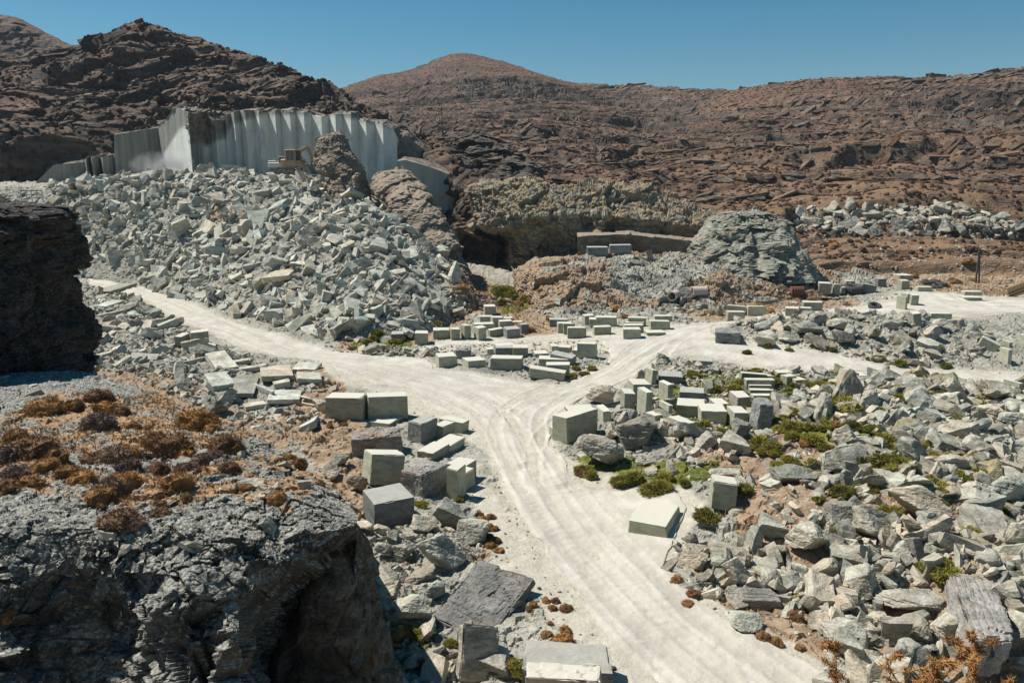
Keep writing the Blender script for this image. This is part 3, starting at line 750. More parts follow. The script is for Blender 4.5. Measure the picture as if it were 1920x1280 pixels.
# pleats
pu = [441, 447, 459, 468, 484, 493, 511, 523, 533, 550, 562, 576, 590, 608, 622, 634, 648, 662, 676, 690, 706, 721, 749]
dd = 144.0
for i, u in enumerate(pu[1:]):
    dd += (-2.1 if i % 2 == 0 else 1.9)
    WALLP.append((u, dd))
TOPV = [(60,345),(105,305),(160,300),(165,292),(195,290),(219,285),(220,250),(305,236),(318,226),(345,196),(362,206),(378,208),(400,210),(411,224),(430,222),(431,212),(459,205),(484,206),(511,206),(533,205),(576,206),(608,216),(622,214),(636,210),(662,210),(676,222),(706,226),(721,230),(740,240),(749,262)]
wu = [p[0] for p in WALLP]; wD = [p[1] for p in WALLP]
def build_wall(name, wu, wD, topv, zb, label, fresh_fn, groove=.0, step=.28, hstep=.3, cap=7.0, s=0, rough=.08, uneven=0.0):
    px, py, pu_ = [], [], []
    for a in range(len(wu) - 1):
        x1 = float(xfrom(wu[a], wD[a], 13)); x2 = float(xfrom(wu[a + 1], wD[a + 1], 13))
        n = max(2, int(math.hypot(x2 - x1, wD[a + 1] - wD[a]) / step))
        for k in range(n):
            f = k / n; px.append(x1 + (x2 - x1) * f); py.append(wD[a] + (wD[a + 1] - wD[a]) * f); pu_.append(wu[a] + (wu[a + 1] - wu[a]) * f)
    px, py, pu_ = map(np.array, (px, py, pu_))
    sg = np.searchsorted(np.array(wu), pu_, side='right') // 2
    zt = zfrom(np.interp(pu_, [t[0] for t in topv], [t[1] for t in topv]), py) - _h(sg, sg * 0 + s, sg * 0 + 3) * uneven
    nz = int((zt.max() - zb) / hstep)
    t = np.linspace(0, 1, nz)[:, None]
    Z = zb + (zt[None, :] - zb) * t
    X = np.repeat(px[None], nz, 0); Yy = np.repeat(py[None], nz, 0)
    P = np.stack([X, Yy, Z], -1)
    N = face_cam(P); N[..., 2] = 0; N /= np.maximum(np.linalg.norm(N, axis=-1, keepdims=True), 1e-6)
    d = rough * facet(P * np.array([1, 1, .35]), .6, s, .5, .6) + rough * .5 * fbm(P, .5, 3, s)
    wk = fresh_fn(pu_[None, :] + 0 * Z, project(P)[1])
    fresh, weather = wk
    d = d + groove * np.sin(np.cumsum(np.hypot(np.gradient(px), np.gradient(py))) * 6.0)[None, :] * (1 - fresh) + weather * (.7 * facet(P, .5, s + 3, .9, .5) + .25 * facet(P, 1.5, s + 4))
    P = P + N * d[..., None]
    # broken cap going back into the hill
    capr = []
    for k in range(1, 9):
        q = P[-1].copy(); q[:, 1] += cap * k / 8; q[:, 2] += .35 * facet(q, .5, s + 6) + .1 * k
        capr.append(q)
    Pa = np.concatenate([P, np.array(capr)], 0)
    pad = np.zeros((8, P.shape[1]))
    me = mesh_np(name, Pa.reshape(-1, 3), gridquads(*Pa.shape[:2]), M['wall'])
    attr(me, 'fresh', np.concatenate([fresh, pad], 0)); attr(me, 'weather', np.concatenate([weather, pad + 1], 0))
    o = link(name, me); tag(o, label, 'quarry wall')
    return o
def fresh_main(u, v):
    lo = np.interp(u, [300, 318, 345, 378], [300, 275, 238, 225])
    f = np.where((u > 312) & (u < 363), sstep(0, 6, v - lo), 0.0)
    f = np.where(u >= 385, sstep(0, 4, v - np.interp(u, [385, 400, 412, 428, 441, 500, 640, 680, 750], [275, 268, 262, 258, 232, 213, 214, 226, 240])), f)
    w = np.where((u > 362) & (u < 400) & (v < 268), 1.0, 0.0)
    w = np.maximum(w, np.where((u > 400) & (u < 430) & (v < 250), .6, 0))
    w = np.maximum(w, sstep(4, 0, v - np.interp(u, [t[0] for t in TOPV], [t[1] for t in TOPV])) * .9)
    return blur(f, 2, 1), blur(w, 1, 1)
build_wall('quarry_wall', wu, wD, TOPV, 11.0, 'high cut marble wall with white vertical pleats above the spoil heap', fresh_main, .03, s=200, rough=.03, uneven=.6)
# dark shaded cut wall right of the pleats, running into the pit
RW_u = [745, 760, 800, 850, 880, 893]; RW_D = [128, 128.5, 130, 132, 134, 135]
RW_T = [(745,302),(760,300),(780,305),(820,318),(850,330),(870,342),(893,348)]
build_wall('shaded_quarry_wall', RW_u, RW_D, RW_T, -1, 'grey sawn quarry wall in shade between the pleated wall and the dark pit', lambda u, v: (0 * u + .25, 0 * u), .03, s=230, rough=.12, cap=9)
# the wall behind it, above
RB_u = [748, 765, 790, 815]; RB_D = [144, 145, 146, 148]
build_wall('upper_quarry_wall', RB_u, RB_D, [(748,250),(765,255),(790,275),(815,300)], 4, 'small weathered wall corner just right of the white pleats', lambda u, v: (0 * u, 0 * u + .5), .0, s=240, rough=.2, cap=6)

# ------------------------------------------------------------------ near spur, bottom left
SPL = [
 [(-900,None,52,-.3),(170,None,52,-.3),(400,None,44,-.3),(560,None,34,-.3),(700,None,28,-.3)],
 [(-900,None,34,4.5),(170,None,34,4.2),(300,None,29,4.8),(400,None,26,5.0),(520,None,22,5.4),(610,None,18,6.4),(668,None,14.3,7.2)],
 [(-900,690,25.5),(0,697,25),(170,700,24.5),(250,722,22),(350,765,19),(450,800,17.2),(520,840,16),(600,895,14.8),(640,930,14),(668,962,13.3)],
 [(-900,780,18),(0,780,18),(170,785,17.6),(350,820,16.2),(450,850,15.4),(520,880,14.8),(600,915,14),(640,945,13.5),(668,968,13.1)],
 [(-900,880,13.8),(0,880,13.8),(200,885,13.8),(400,900,13.4),(520,925,13.1),(600,945,12.9),(640,962,12.8),(668,975,12.8)],
 [(-900,990,11.2),(0,990,11.2),(200,985,11.4),(300,985,11.6),(400,1010,11.4),(480,1035,11.4),(530,1045,11.5),(600,1015,12.2),(640,995,12.5),(668,982,12.75)],
 [(-900,1060,10.7),(0,1060,10.7),(200,1060,10.8),(400,1070,10.9),(480,1080,10.9),(530,1075,11.3),(600,1030,12.6),(640,1005,12.9),(668,986,13.0)],
 [(-900,1170,10.2),(0,1170,10.1),(150,1170,10.9),(250,1170,10.8),(330,1180,10.2),(450,1180,10.2),(480,1165,11.0),(500,1150,12.4),(540,1110,13.4),(600,1060,14.2),(640,1020,14.2),(668,995,13.9)],
 [(-900,1300,9.8),(0,1300,9.7),(150,1300,10.7),(250,1300,10.4),(330,1300,9.8),(450,1310,9.8),(470,1290,10.6),(500,1240,13.2),(520,1200,14.0),(600,1100,14.9),(640,1050,14.6),(668,1005,14.2)],
 [(-900,1700,9.2),(450,1700,9.4),(490,1700,10.5),(520,1700,12.5),(600,1700,12.8),(668,1600,12.5)]]
Ps = loft(SPL, 640, 620, -900, 668, weights=[.3, .3, 1.0, 1.0, 1.0, .7, 1.0, 1.2, .8], smooth=7)
N = face_cam(Ps)
US, VS = project(Ps)
steep = sstep(985, 1070, VS)
d = (.10 + .35 * steep) * fbm(Ps, .35, 4, 301) + (.05 + .30 * steep) * facet(Ps, .8, 302, .9, .5) + (.06 + .13 * steep) * facet(Ps, 2.3, 303, .9, .5) + (.035 + .03 * steep) * facet(Ps, 6, 304, .9, .5) + .012 * facet(Ps, 15, 305, .9, .5) + steep * (.16 * strata(Ps, .55, .5, 306, (.25, .1)) + .06 * strata(Ps, .16, 1.5, 307, (.25, .1)))
edge = np.clip((668 - np.linspace(-900, 668, Ps.shape[1])) / 40, 0.15, 1)[None]
Ps = Ps + N * (d * edge)[..., None]
def spur_mat():
    t = NT('spur_ground')
    lay = t.mapv((1, 1, 1.6), (.2, .1, 0))
    f = t.math('ADD', t.math('MULTIPLY', t.noise(1.1, 6, .65, lay, .3), .6), t.math('MULTIPLY', t.noise(7, 5, .65, lay), .4))
    rock = t.ramp(f, [(.36, (.022, .022, .021)), (.5, (.06, .059, .053)), (.64, (.16, .156, .14))])  # cliff rock darkened: part of its shade is put into the colour
    w = t.ramp(t.noise(.8, 4), [(.52, 0.0), (.66, 1.0)])
    rock = t.mix(t.math('MULTIPLY', w, .6), rock, (.11, .075, .05))
    g = t.ramp(t.voro(16, out='Color'), [(.0, (.17, .168, .145)), (.5, (.29, .285, .25)), (1, (.43, .42, .37))])
    g = t.mix(1.0, g, t.ramp(t.voro(16), [(.0, 1.1), (.45, .95), (.75, .45)]), 'MULTIPLY')
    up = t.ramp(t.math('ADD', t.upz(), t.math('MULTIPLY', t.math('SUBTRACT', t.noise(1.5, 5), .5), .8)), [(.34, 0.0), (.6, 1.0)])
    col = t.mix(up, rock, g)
    dry = t.ramp(t.noise(5, 5, .65), [(.3, (.22, .115, .05)), (.5, (.36, .205, .095)), (.7, (.46, .32, .19))])
    dm = t.ramp(t.math('ADD', t.attr('dry'), t.math('MULTIPLY', t.math('SUBTRACT', t.noise(1.6, 6, .68), .55), 2.2)), [(.42, 0.0), (.66, 1.0)])
    col = t.mix(dm, col, dry)
    h = t.math('ADD', t.math('ADD', t.math('MULTIPLY', t.noise(5, 8, .7), 1.0), t.math('MULTIPLY', t.voro(11), .5)), t.math('MULTIPLY', t.voro(26), .25))
    return t.out(col, .95, t.bump(h, .9, .05))
M['spurg'] = spur_mat()
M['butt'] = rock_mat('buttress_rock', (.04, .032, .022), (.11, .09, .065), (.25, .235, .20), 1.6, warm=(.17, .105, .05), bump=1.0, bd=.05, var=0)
SDRY = [[(0,860),(250,880),(560,850),(640,900),(540,960),(420,930),(300,960),(90,935),(0,920)],[(60,740),(300,730),(480,800),(420,860),(150,850),(-50,850)],[(520,800),(640,850),(660,900),(560,900)]]
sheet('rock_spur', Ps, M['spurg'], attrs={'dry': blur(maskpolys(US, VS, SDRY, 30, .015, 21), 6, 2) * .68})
outline_rock('rock_buttress', [(990,622,655,14.8,1.2),(1015,606,668,14.8,1.8),(1050,594,684,14.7,2.2),(1100,566,700,14.6,2.6),(1150,545,708,14.5,2.8),(1200,525,718,14.4,3),(1250,505,730,14.3,3),(1330,480,745,14.1,3.2),(1500,440,780,13.8,3.4)],
             M['butt'], 'shaded rock buttress under the overhanging lip of the near spur', 'rock buttress', .22, 320, nseg=150, nv=150, fsc=1.4)
# ------------------------------------------------------------------ scanned surfaces to stand things on
bpy.context.view_layer.update()
_V, _F, _off = [], [], 0
for nme in ('ground', 'hillside', 'rocky_hill', 'spoil_heap', 'rock_cliff', 'rocky_bench', 'rock_ledge', 'rock_spur'):
    P = SHEETS[nme]; q = gridquads(*P.shape[:2]) + _off
    _V.append(P.reshape(-1, 3)); _F.append(q); _off += P.shape[0] * P.shape[1]
BV = BVHTree.FromPolygons(np.concatenate(_V).tolist(), np.concatenate(_F).tolist())
del _V, _F
def down(x, y, z=200):
    h = BV.ray_cast(Vector((x, y, z)), Vector((0, 0, -1)))
    return (h[0].z, h[1]) if h[0] is not None else (0.0, Vector((0, 0, 1)))
def hit(u, v):
    h = BV.ray_cast(Vector((0, 0, CAM_H)), ray(u, v))
    return h[0], h[1]

# ------------------------------------------------------------------ rock shapes
def ico(sub):
    bm = bmesh.new(); bmesh.ops.create_icosphere(bm, subdivisions=sub, radius=1)
    V = np.array([v.co[:] for v in bm.verts]); F = np.array([[v.index for v in f.verts] for f in bm.faces]); bm.free()
    return V, F
ICO = {k: ico(k) for k in (1, 2, 3, 4, 5)}
def boulder_np(seed, sub=4, n=13, sc=(1, .75, .6), rough=.05, flatness=.72):
    r = np.random.default_rng(seed)
    V, F = ICO[sub]
    pn = r.normal(size=(n, 3)); pn /= np.linalg.norm(pn, axis=1, keepdims=True)
    h = r.uniform(flatness - .34, flatness + .16, n)
    dt = V @ pn.T
    rad = np.where(dt > .05, h / np.maximum(dt, .05), 9).min(1)
    rad = np.minimum(rad, 1.05)
    P = V * rad[:, None]
    if rough:
        P = P * (1 + rough * fbm(P, 2.2, 3, seed) + rough * .7 * facet(P, 3.0, seed + 5, .7, .4) + (rough * .5 * facet(P, 7.0, seed + 9, .6, .4) if sub > 3 else 0))[:, None]
        P = P * (1 + rough * .6 * strata(P * np.array([1, 1, 1]), .16, 1.5, seed, (.3, .1)))[:, None]
    return P * np.array(sc) * .5, F
def cube_grid(n):
    """cube surface with n cells a side, shared vertices"""
    idx = {}; V = []; F = []
    def vid(p):
        k = tuple(p)
        if k not in idx: idx[k] = len(V); V.append([c / n * 2 - 1 for c in p])
        return idx[k]
    for ax in range(3):
        b, c = (ax + 1) % 3, (ax + 2) % 3
        for side in (0, n):
            for i in range(n):
                for j in range(n):
                    q = []
                    for di, dj in ((0, 0), (1, 0), (1, 1), (0, 1)):
                        p = [0, 0, 0]; p[ax] = side; p[b] = i + di; p[c] = j + dj; q.append(vid(p))
                    F.append(q if side else q[::-1])
    return np.array(V, float), np.array(F)
CUBE = {n: cube_grid(n) for n in (2, 3, 5, 8, 14, 24, 44)}
def slab_np(seed, n=5, dims=(1, .65, .32), cuts=3, rough=.02):
    r = np.random.default_rng(seed)
    V, F = CUBE[n]
    P = V * np.array(dims) * .5
    # skew and taper
    P[:, 0] += P[:, 1] * r.uniform(-.35, .35); P[:, 2] += P[:, 0] * r.uniform(-.08, .08)
    P[:, 1] *= 1 + P[:, 0] / dims[0] * r.uniform(-.5, .5)
    for _ in range(cuts):
        nn = r.normal(size=3) * np.array([1, 1, .7 if r.random() < .6 else 1.5]); nn /= np.linalg.norm(nn)
        sup = (P @ nn).max(); h = sup * r.uniform(.62, .88)
        dd_ = P @ nn - h
        P = P - np.clip(dd_, 0, None)[:, None] * nn
    if rough: P = P + (rough * fbm(P, 3, 3, seed))[:, None] * np.sign(P) + rough * .6 * (facet(P, 4, seed, .6, .5))[:, None] * P
    return P, F

def proto(name, PF, mat, smooth=False):
    me = mesh_np(name, PF[0], PF[1], mat, smooth); return me
SLABS = [proto('marble_offcut', slab_np(40 + i, 5, (1, float(RNG.uniform(.35, .85)), float(RNG.uniform(.13, .5))), int(RNG.integers(2, 5)), .03), M['slab']) for i in range(26)]
BOULD = [proto('boulder', boulder_np(300 + i, 4, int(RNG.integers(7, 12)), (1, float(RNG.uniform(.6, .9)), float(RNG.uniform(.35, .65))), .055), M['boulder']) for i in range(20)]
BSLAB = [proto('boulder', slab_np(70 + i, 14, (1, float(RNG.uniform(.45, .8)), float(RNG.uniform(.2, .5))), 6, .07), M['boulder']) for i in range(14)]
OLIVE = []
for m_ in BOULD[:8] + BSLAB[:6]:
    c = m_.copy(); c.materials.clear(); c.materials.append(M['olive_boulder']); OLIVE.append(c)
DARKB = []
LOWS = [slab_np(140 + i, 2, (1, float(RNG.uniform(.5, .85)), float(RNG.uniform(.2, .6))), 4, .02) for i in range(14)]
LOWB = [boulder_np(170 + i, 1, 9, (1, float(RNG.uniform(.6, .9)), float(RNG.uniform(.4, .75))), 0, .7) for i in range(14)]
MIDB = [boulder_np(190 + i, 2, 8, (1, float(RNG.uniform(.55, .9)), float(RNG.uniform(.35, .7))), .05, .7) for i in range(7)] + [slab_np(210 + i, 3, (1, float(RNG.uniform(.45, .8)), float(RNG.uniform(.18, .5))), 5, .05) for i in range(9)]

def rotmats(n, normals, tilt, r, spin=None):
    """random spin about the surface normal plus a tilt"""
    a = r.uniform(0, 2 * math.pi, n) if spin is None else r.normal(size=n) * spin
    N = np.asarray(normals, float); N = N + r.normal(size=(n, 3)) * tilt[:, None]
    N /= np.linalg.norm(N, axis=1, keepdims=True)
    T = np.cross(N, np.array([.13, .97, .2])); T /= np.linalg.norm(T, axis=1, keepdims=True); B = np.cross(N, T)
    X_ = T * np.cos(a)[:, None] + B * np.sin(a)[:, None]; Y_ = np.cross(N, X_)
    return np.stack([X_, Y_, N], -1)
def sample(sheets, n, poly=None, r=None, zone=None, dens=None):
    """n random points spread evenly over the real area of the sheets, inside a region of the photo"""
    r = r or RNG
    pts, nrm = [], []
    As, Cs, Ns = [], [], []
    for nme in sheets:
        P = SHEETS[nme]
        a, b, c, d_ = P[:-1, :-1], P[:-1, 1:], P[1:, 1:], P[1:, :-1]
        cr = np.cross(c - a, d_ - b); ar = np.linalg.norm(cr, axis=-1) / 2
        nn = cr / np.maximum(2 * ar[..., None], 1e-9); nn = nn * np.where(nn[..., 2:] < 0, -1, 1)
        ce = (a + b + c + d_) / 4
        u, v = project(ce); ok = ce[..., 1] > 1.5
        if poly is not None:
            m = np.zeros(u.shape, bool)
            for p in (poly if isinstance(poly[0][0], (tuple, list)) else [poly]): m |= inpoly(u, v, p)
            ok &= m
        if zone is not None: ok &= zone(ce)
        w = ar * ok
        if dens is not None: w = w * dens(ce)
        As.append(w.ravel()); Cs.append(np.stack([a, b, c, d_], -2).reshape(-1, 4, 3)); Ns.append(nn.reshape(-1, 3))
    A = np.concatenate(As); Cn = np.concatenate(Cs); Nn = np.concatenate(Ns)
    if A.sum() <= 0: return np.zeros((0, 3)), np.zeros((0, 3))
    k = r.choice(len(A), n, p=A / A.sum())
    s, t = r.random(n)[:, None], r.random(n)[:, None]
    q = Cn[k]
    p = (q[:, 0] * (1 - s) + q[:, 1] * s) * (1 - t) + (q[:, 3] * (1 - s) + q[:, 2] * s) * t
    return p, Nn[k]
KEEP_OUT = []                                  # circles (x, y, r) kept clear of random stones
def clear_of(P, R_):
    ok = np.ones(len(P), bool)
    for x, y, r_ in KEEP_OUT: ok &= np.hypot(P[:, 0] - x, P[:, 1] - y) > r_ + R_ * .35
    return ok
def off_road(P, thr=.25, px=0):
    j = np.clip(np.searchsorted(Dr_s, P[:, 1]), 0, len(Dr_s) - 1)
    t = P[:, 1] * cp + CAM_H * sp
    u = 960 + FPX * P[:, 0] / t
    i = np.clip(((u - us_r[0]) / 2.2).astype(int), 0, len(us_r) - 1)
    inside = (u > us_r[0]) & (u < us_r[-1]) & (P[:, 1] < Dr_s[-1]) & (P[:, 1] > Dr_s[0])
    val = rs_s[j, i]
    return ~(inside & (val > thr) & (P[:, 2] < 2.2))
_o = np.argsort(Dr); Dr_s = Dr[_o]; rs_s = rs[_o]

def place_rocks(protos, name, sheets, poly, n, smin, smax, tilt, sink, label, cat, group, r, zone=None, pw=1.6, sep=.42, pairs=None, offroad=True, thr=.2, flat=None):
    """individual stones, large ones first, each kept apart from the others"""
    P, Nn = sample(sheets, n * 14, poly, r, zone)
    if offroad and len(P):
        k = off_road(P, thr); P, Nn = P[k], Nn[k]
    sizes = smin + (smax - smin) * np.sort(r.random(n) ** pw)[::-1]
    done = pairs if pairs is not None else []
    out = []; j = 0
    for s in sizes:
        tries = 0
        while j < len(P) and tries < 14:
            p = P[j]; nn = Nn[j]; j += 1; tries += 1
            if any((p[0] - q[0]) ** 2 + (p[1] - q[1]) ** 2 + (p[2] - q[2]) ** 2 < (sep * (s + q[3])) ** 2 for q in done): continue
            if not clear_of(p[None], s)[0]: continue
            done.append((p[0], p[1], p[2], s)); out.append((p, nn, s)); break
    if not out: return []
    Rm = rotmats(len(out), [o_[1] for o_ in out], np.full(len(out), tilt), r)
    objs = []
    for (p, nn, s), rm in zip(out, Rm):
        me = protos[int(r.integers(len(protos)))]
        o = bpy.data.objects.new(name, me); COL.objects.link(o)
        sx = s * float(r.uniform(.85, 1.15)); sy = s * float(r.uniform(.8, 1.15)); sz = s * float(r.uniform(.75, 1.15)) * (flat or 1)
        Mx = Matrix([[*(rm[0] * (sx, sy, sz))], [*(rm[1] * (sx, sy, sz))], [*(rm[2] * (sx, sy, sz))]]).to_4x4()
        hgt = .5 * .45 * sz
        Mx.translation = Vector(p) + Vector(nn) * (hgt * (1 - 2 * sink) + s * float(r.uniform(-.05, .16)))
        o.matrix_world = Mx
        tag(o, label, cat, group); objs.append(o)
    return objs
def stuff_rocks(name, lows, sheets, poly, n, smin, smax, tilt, mat, label, r, zone=None, pw=2.2, sink=.15, offroad=True, thr=.35, lift=0.0, dens=None, smooth=False, kindcat='rubble', flat=1.0, spin=None):
    P, Nn = sample(sheets, n, poly, r, zone, dens)
    if offroad and len(P):
        k = off_road(P, thr); P, Nn = P[k], Nn[k]
    k = clear_of(P, 0); P, Nn = P[k], Nn[k]
    n = len(P)
    if n == 0: return
    if len({F_.shape[1] for _, F_ in lows}) > 1:
        lows = [(V_, np.concatenate([F_[:, :3], F_[:, [0, 2, 3]]]) if F_.shape[1] == 4 else F_) for V_, F_ in lows]
    s = smin + (smax - smin) * r.random(n) ** pw
    Rm = rotmats(n, Nn, np.full(n, tilt), r, spin)
    wh = r.integers(0, len(lows), n)
    Vs, Fs, At = [], [], []; off = 0
    sxyz = s[:, None] * r.uniform(.75, 1.2, (n, 3)) * np.array([1, 1, flat])
    for g in range(len(lows)):
        m = np.where(wh == g)[0]
        if not len(m): continue
        V, F = lows[g]
        W = np.einsum('nij,nvj->nvi', Rm[m], V[None] * sxyz[m][:, None, :])
        W = W + (P[m] + Nn[m] * (s[m] * (.2 - sink) + lift)[:, None])[:, None, :]
        Vs.append(W.reshape(-1, 3)); nv_ = len(V)
        Fs.append((F[None] + (np.arange(len(m)) * nv_)[:, None, None] + off).reshape(-1, F.shape[1])); off += nv_ * len(m)
        At.append(np.repeat(r.random(len(m)), nv_))
    me = mesh_np(name, np.concatenate(Vs), np.concatenate(Fs), mat, smooth)
    attr(me, 'rnd', np.concatenate(At))
    o = link(name, me); tag(o, label, kindcat, None, 'stuff')
    return o

# ------------------------------------------------------------------ blocks fitted to the place they take up in the photo
def corners(x, y, z, yaw, L, W, H, rx=0, ry=0):
    c, s = math.cos(yaw), math.sin(yaw)
    E = Euler((rx, ry, yaw)).to_matrix()
    out = []
    for sx in (-.5, .5):
        for sy in (-.5, .5):
            for sz in (0, 1):
                q = E @ Vector((sx * L, sy * W, sz * H)); out.append((x + q.x, y + q.y, z + q.z))
    return np.array(out)
def fit_block(bb, yaw, W, rx=0, ry=0, zg=None, thin=None):
    u0, u1, vt, vb = bb
    D = dfrom(vb, 0) if vb > 540 else 97.0
    h = hit((u0 + u1) / 2, min(vb, 1279) - 2)[0]
    if h is not None: D = h.y
    x = float(xfrom((u0 + u1) / 2, D, 0)); y = D + W * .4
    s = FPX / (D + 1)
    p = np.array([x, y, (u1 - u0) / s, (vb - vt) / s * .8])
    tgt = np.array([u0, u1, vt, vb], float)
    def gz(p):
        if zg is not None: return zg
        q = [down(p[0] + dx, p[1] + dy, 30)[0] for dx, dy in ((0, 0), (.35, 0), (-.35, 0), (0, .35), (0, -.35))]
        return float(np.median(q))
    def f(p, z):
        U, V = project(corners(p[0], p[1], z - .05, yaw, p[2], *((W, p[3]) if thin is None else (p[3], thin)), rx, ry))
        return np.array([U.min(), U.max(), V.min(), V.max()]) - tgt
    z = gz(p); p0 = p.copy(); best = None
    for it in range(26):
        for _ in range(3):
            r0 = f(p, z)
            J = np.zeros((4, 4))
            for k in range(4):
                q = p.copy(); q[k] += .02; J[:, k] = (f(q, z) - r0) / .02
            dp = np.linalg.lstsq(J + 0, -r0, rcond=1e-4)[0]
            p = p + np.clip(dp, -1.0, 1.0); p[2] = max(p[2], .25); p[3] = min(max(p[3], .2), 3.2 if thin is None else 6)
        zn = gz(p); e = np.abs(f(p, zn)).max()
        if best is None or e < best[0]: best = (e, p.copy(), zn)
        if e < .5: break
        z = z + (zn - z) * .5
    e, p, z = best
    return p[0], p[1], z - .05, p[2], p[3]
def block_np(L, W, H, seed, rough=0.0, n=14, chip=.05, skew=.03, drilled=0):
    r = np.random.default_rng(seed)
    V, F = CUBE[n]
    if not drilled: V = np.sign(V) * (1 - (1 - np.abs(V)) ** (1.9 if n < 20 else 1.5))      # finer cells along the edges
    P = V.copy()
    # corners pushed about a little: no block is square
    for ax in range(3):
        for b in range(3):
            if b != ax: P[:, ax] = P[:, ax] + skew * r.uniform(-1, 1) * V[:, b] + skew * .8 * r.uniform(-1, 1) * V[:, b] * V[:, ax]
    P = P * np.array([L, W, H]) * .5
    e = np.sort(np.abs(V), axis=1)
    edge = np.clip((e[:, 1] - .93) / .07, 0, 1)            # 1 along the edges
    nz = np.clip(fbm(P, 1.6, 3, seed) * 1.6 + .25, 0, 1)
    ins = (chip * (.12 + nz * nz) * edge + rough * .25)[:, None]
    C = V / np.maximum(np.linalg.norm(V, axis=1, keepdims=True), 1e-6)
    P = P - C * ins
    if rough:
        P = P + C * (rough * (.7 * fbm(P, 1.1, 4, seed) + .6 * facet(P, 1.6, seed + 2, .9, .5) + .25 * facet(P, 4, seed + 3, .9, .5)))[:, None]
    if drilled:
        top = (V[:, 2] > .98) | (V[:, 0] < -.98)
        P[:, 1] += 0
        g = np.abs(np.sin(P[:, 1] * math.pi / .22)) ** .6
        P = P - C * (drilled * (1 - g) * top)[:, None]
    P[:, 2] += H / 2
    return P, F
BLOCKS = []
def add_block(bb, yaw=0, W=1.2, mat='sawn', rough=0, rx=0, ry=0, n=None, chip=.06, drilled=0, name='marble_block', zg=None, thin=None):
    if abs(yaw) > 8 and thin is None:                      # keep the side face in proportion to the front
        h_ = hit((bb[0] + bb[1]) / 2, min(bb[3], 1279) - 2)[0]
        if h_ is not None: W = min(W, .46 * (bb[1] - bb[0]) / FPX * (h_.y * cp + (CAM_H - h_.z) * sp) / abs(math.sin(R(yaw))))
    yaw = R(yaw); rx = R(rx); ry = R(ry)
    x, y, z, L, H = fit_block(bb, yaw, W, rx, ry, zg, thin)
    if thin is not None: W, H = H, thin
    px = (bb[1] - bb[0])
    n = (44 if drilled else n) or (24 if px > 60 else 14 if px > 28 else 8)
    seed = 1000 + len(BLOCKS) * 7
    me = mesh_np(name, *block_np(L, W, H, seed, rough, n, chip, .035, drilled), M[mat])
    o = link(name, me, None, (x, y, z)); o.rotation_euler = (rx, ry, yaw)
    KEEP_OUT.append((x, y, max(L, W) * .5))
    BLOCKS.append(o); o['_bb'] = list(bb)
    return o
ORD = ['first', 'second', 'third', 'fourth', 'fifth', 'sixth', 'seventh', 'eighth', 'ninth', 'tenth', 'eleventh', 'twelfth', 'thirteenth', 'fourteenth', 'fifteenth', 'sixteenth', 'seventeenth', 'eighteenth', 'nineteenth', 'twentieth', 'twenty-first', 'twenty-second', 'twenty-third']
def cluster(where, group, items):
    """items: (bbox, yaw, width, look, extra options); labels count from the left inside the cluster"""
    objs = []
    order = sorted(range(len(items)), key=lambda i: items[i][0][0] + items[i][0][1])
    rank = {i: k for k, i in enumerate(order)}
    for i, it in enumerate(items):
        bb, yaw, W, look = it[:4]; kw = it[4] if len(it) > 4 else {}
        o = add_block(bb, yaw, W, **kw)
        if look.startswith('='): lab = look[1:]
        else: lab = f'{look} block, {ORD[rank[i]]} from the left {where}'
        tag(o, lab, 'marble block', group); objs.append(o)
    return objs
g_ = dict(mat='sawn_grey'); rg = dict(mat='rough_block', rough=.12, chip=.14); pk = dict(mat='sawn_pink')
cluster('by the road fork', 'blocks left of the road fork', [
 ((609,690,735,790), -6, 1.1, '=dark-fronted long marble block with curved saw marks at the road fork', {}),
 ((687,765,733,789), 12, .9, '=long pale-topped marble block behind the flat slab, right half of the pair', {}),
 ((690,760,772,803), -22, 1.9, '=low flat pale marble block in front of the long pair', {}),
 ((763,822,777,832), -34, 1.9, '=tall grey marble block with rough veined sides beside the low blocks', dict(mat='sawn_grey', chip=.1, rough=.04)),
 ((812,852,787,820), -32, 1.6, '=low pale block touching the right of the tall grey veined block', {}),
 ((822,880,778,815), -32, .7, '=narrow low pale block nearest the road, right of the veined block', {}),
 ((813,873,813,855), -27, 1.6, '=pale square block with a chipped right corner, behind its twin', {}),
 ((781,843,826,868), -27, 1.6, '=pale square block with a green paint mark, front of the twin pair', {}),
 ((657,756,797,862), 14, 1.6, '=big dark weathered block with a rounded rough skin and drill grooves', dict(mat='rough_block', rough=.13, chip=.2, drilled=.05)),
 ((676,762,840,912), 24, 1.5, '=tilted smooth block leaning back above the dark cube block', dict(ry=12, rx=-8)),
 ((748,842,857,942), -34, 1.9, '=rough block with rows of drill holes down its left face', dict(mat='rough_block', rough=.10, chip=.22, drilled=.10)),
 ((838,893,855,908), -28, 1.0, '=pale block at the back of the trio that casts shade onto the road', {}),
 ((838,891,870,925), -32, .9, '=pale block in the middle of the trio beside the drilled rough block', {}),
 ((836,875,866,942), -25, .8, '=pale block with a broken top, front of the trio', dict(chip=.2)),
 ((678,778,905,996), 27, 1.7, '=dark grey cube block with a deep vertical saw cut in its left side', dict(mat='sawn_grey', chip=.09))])
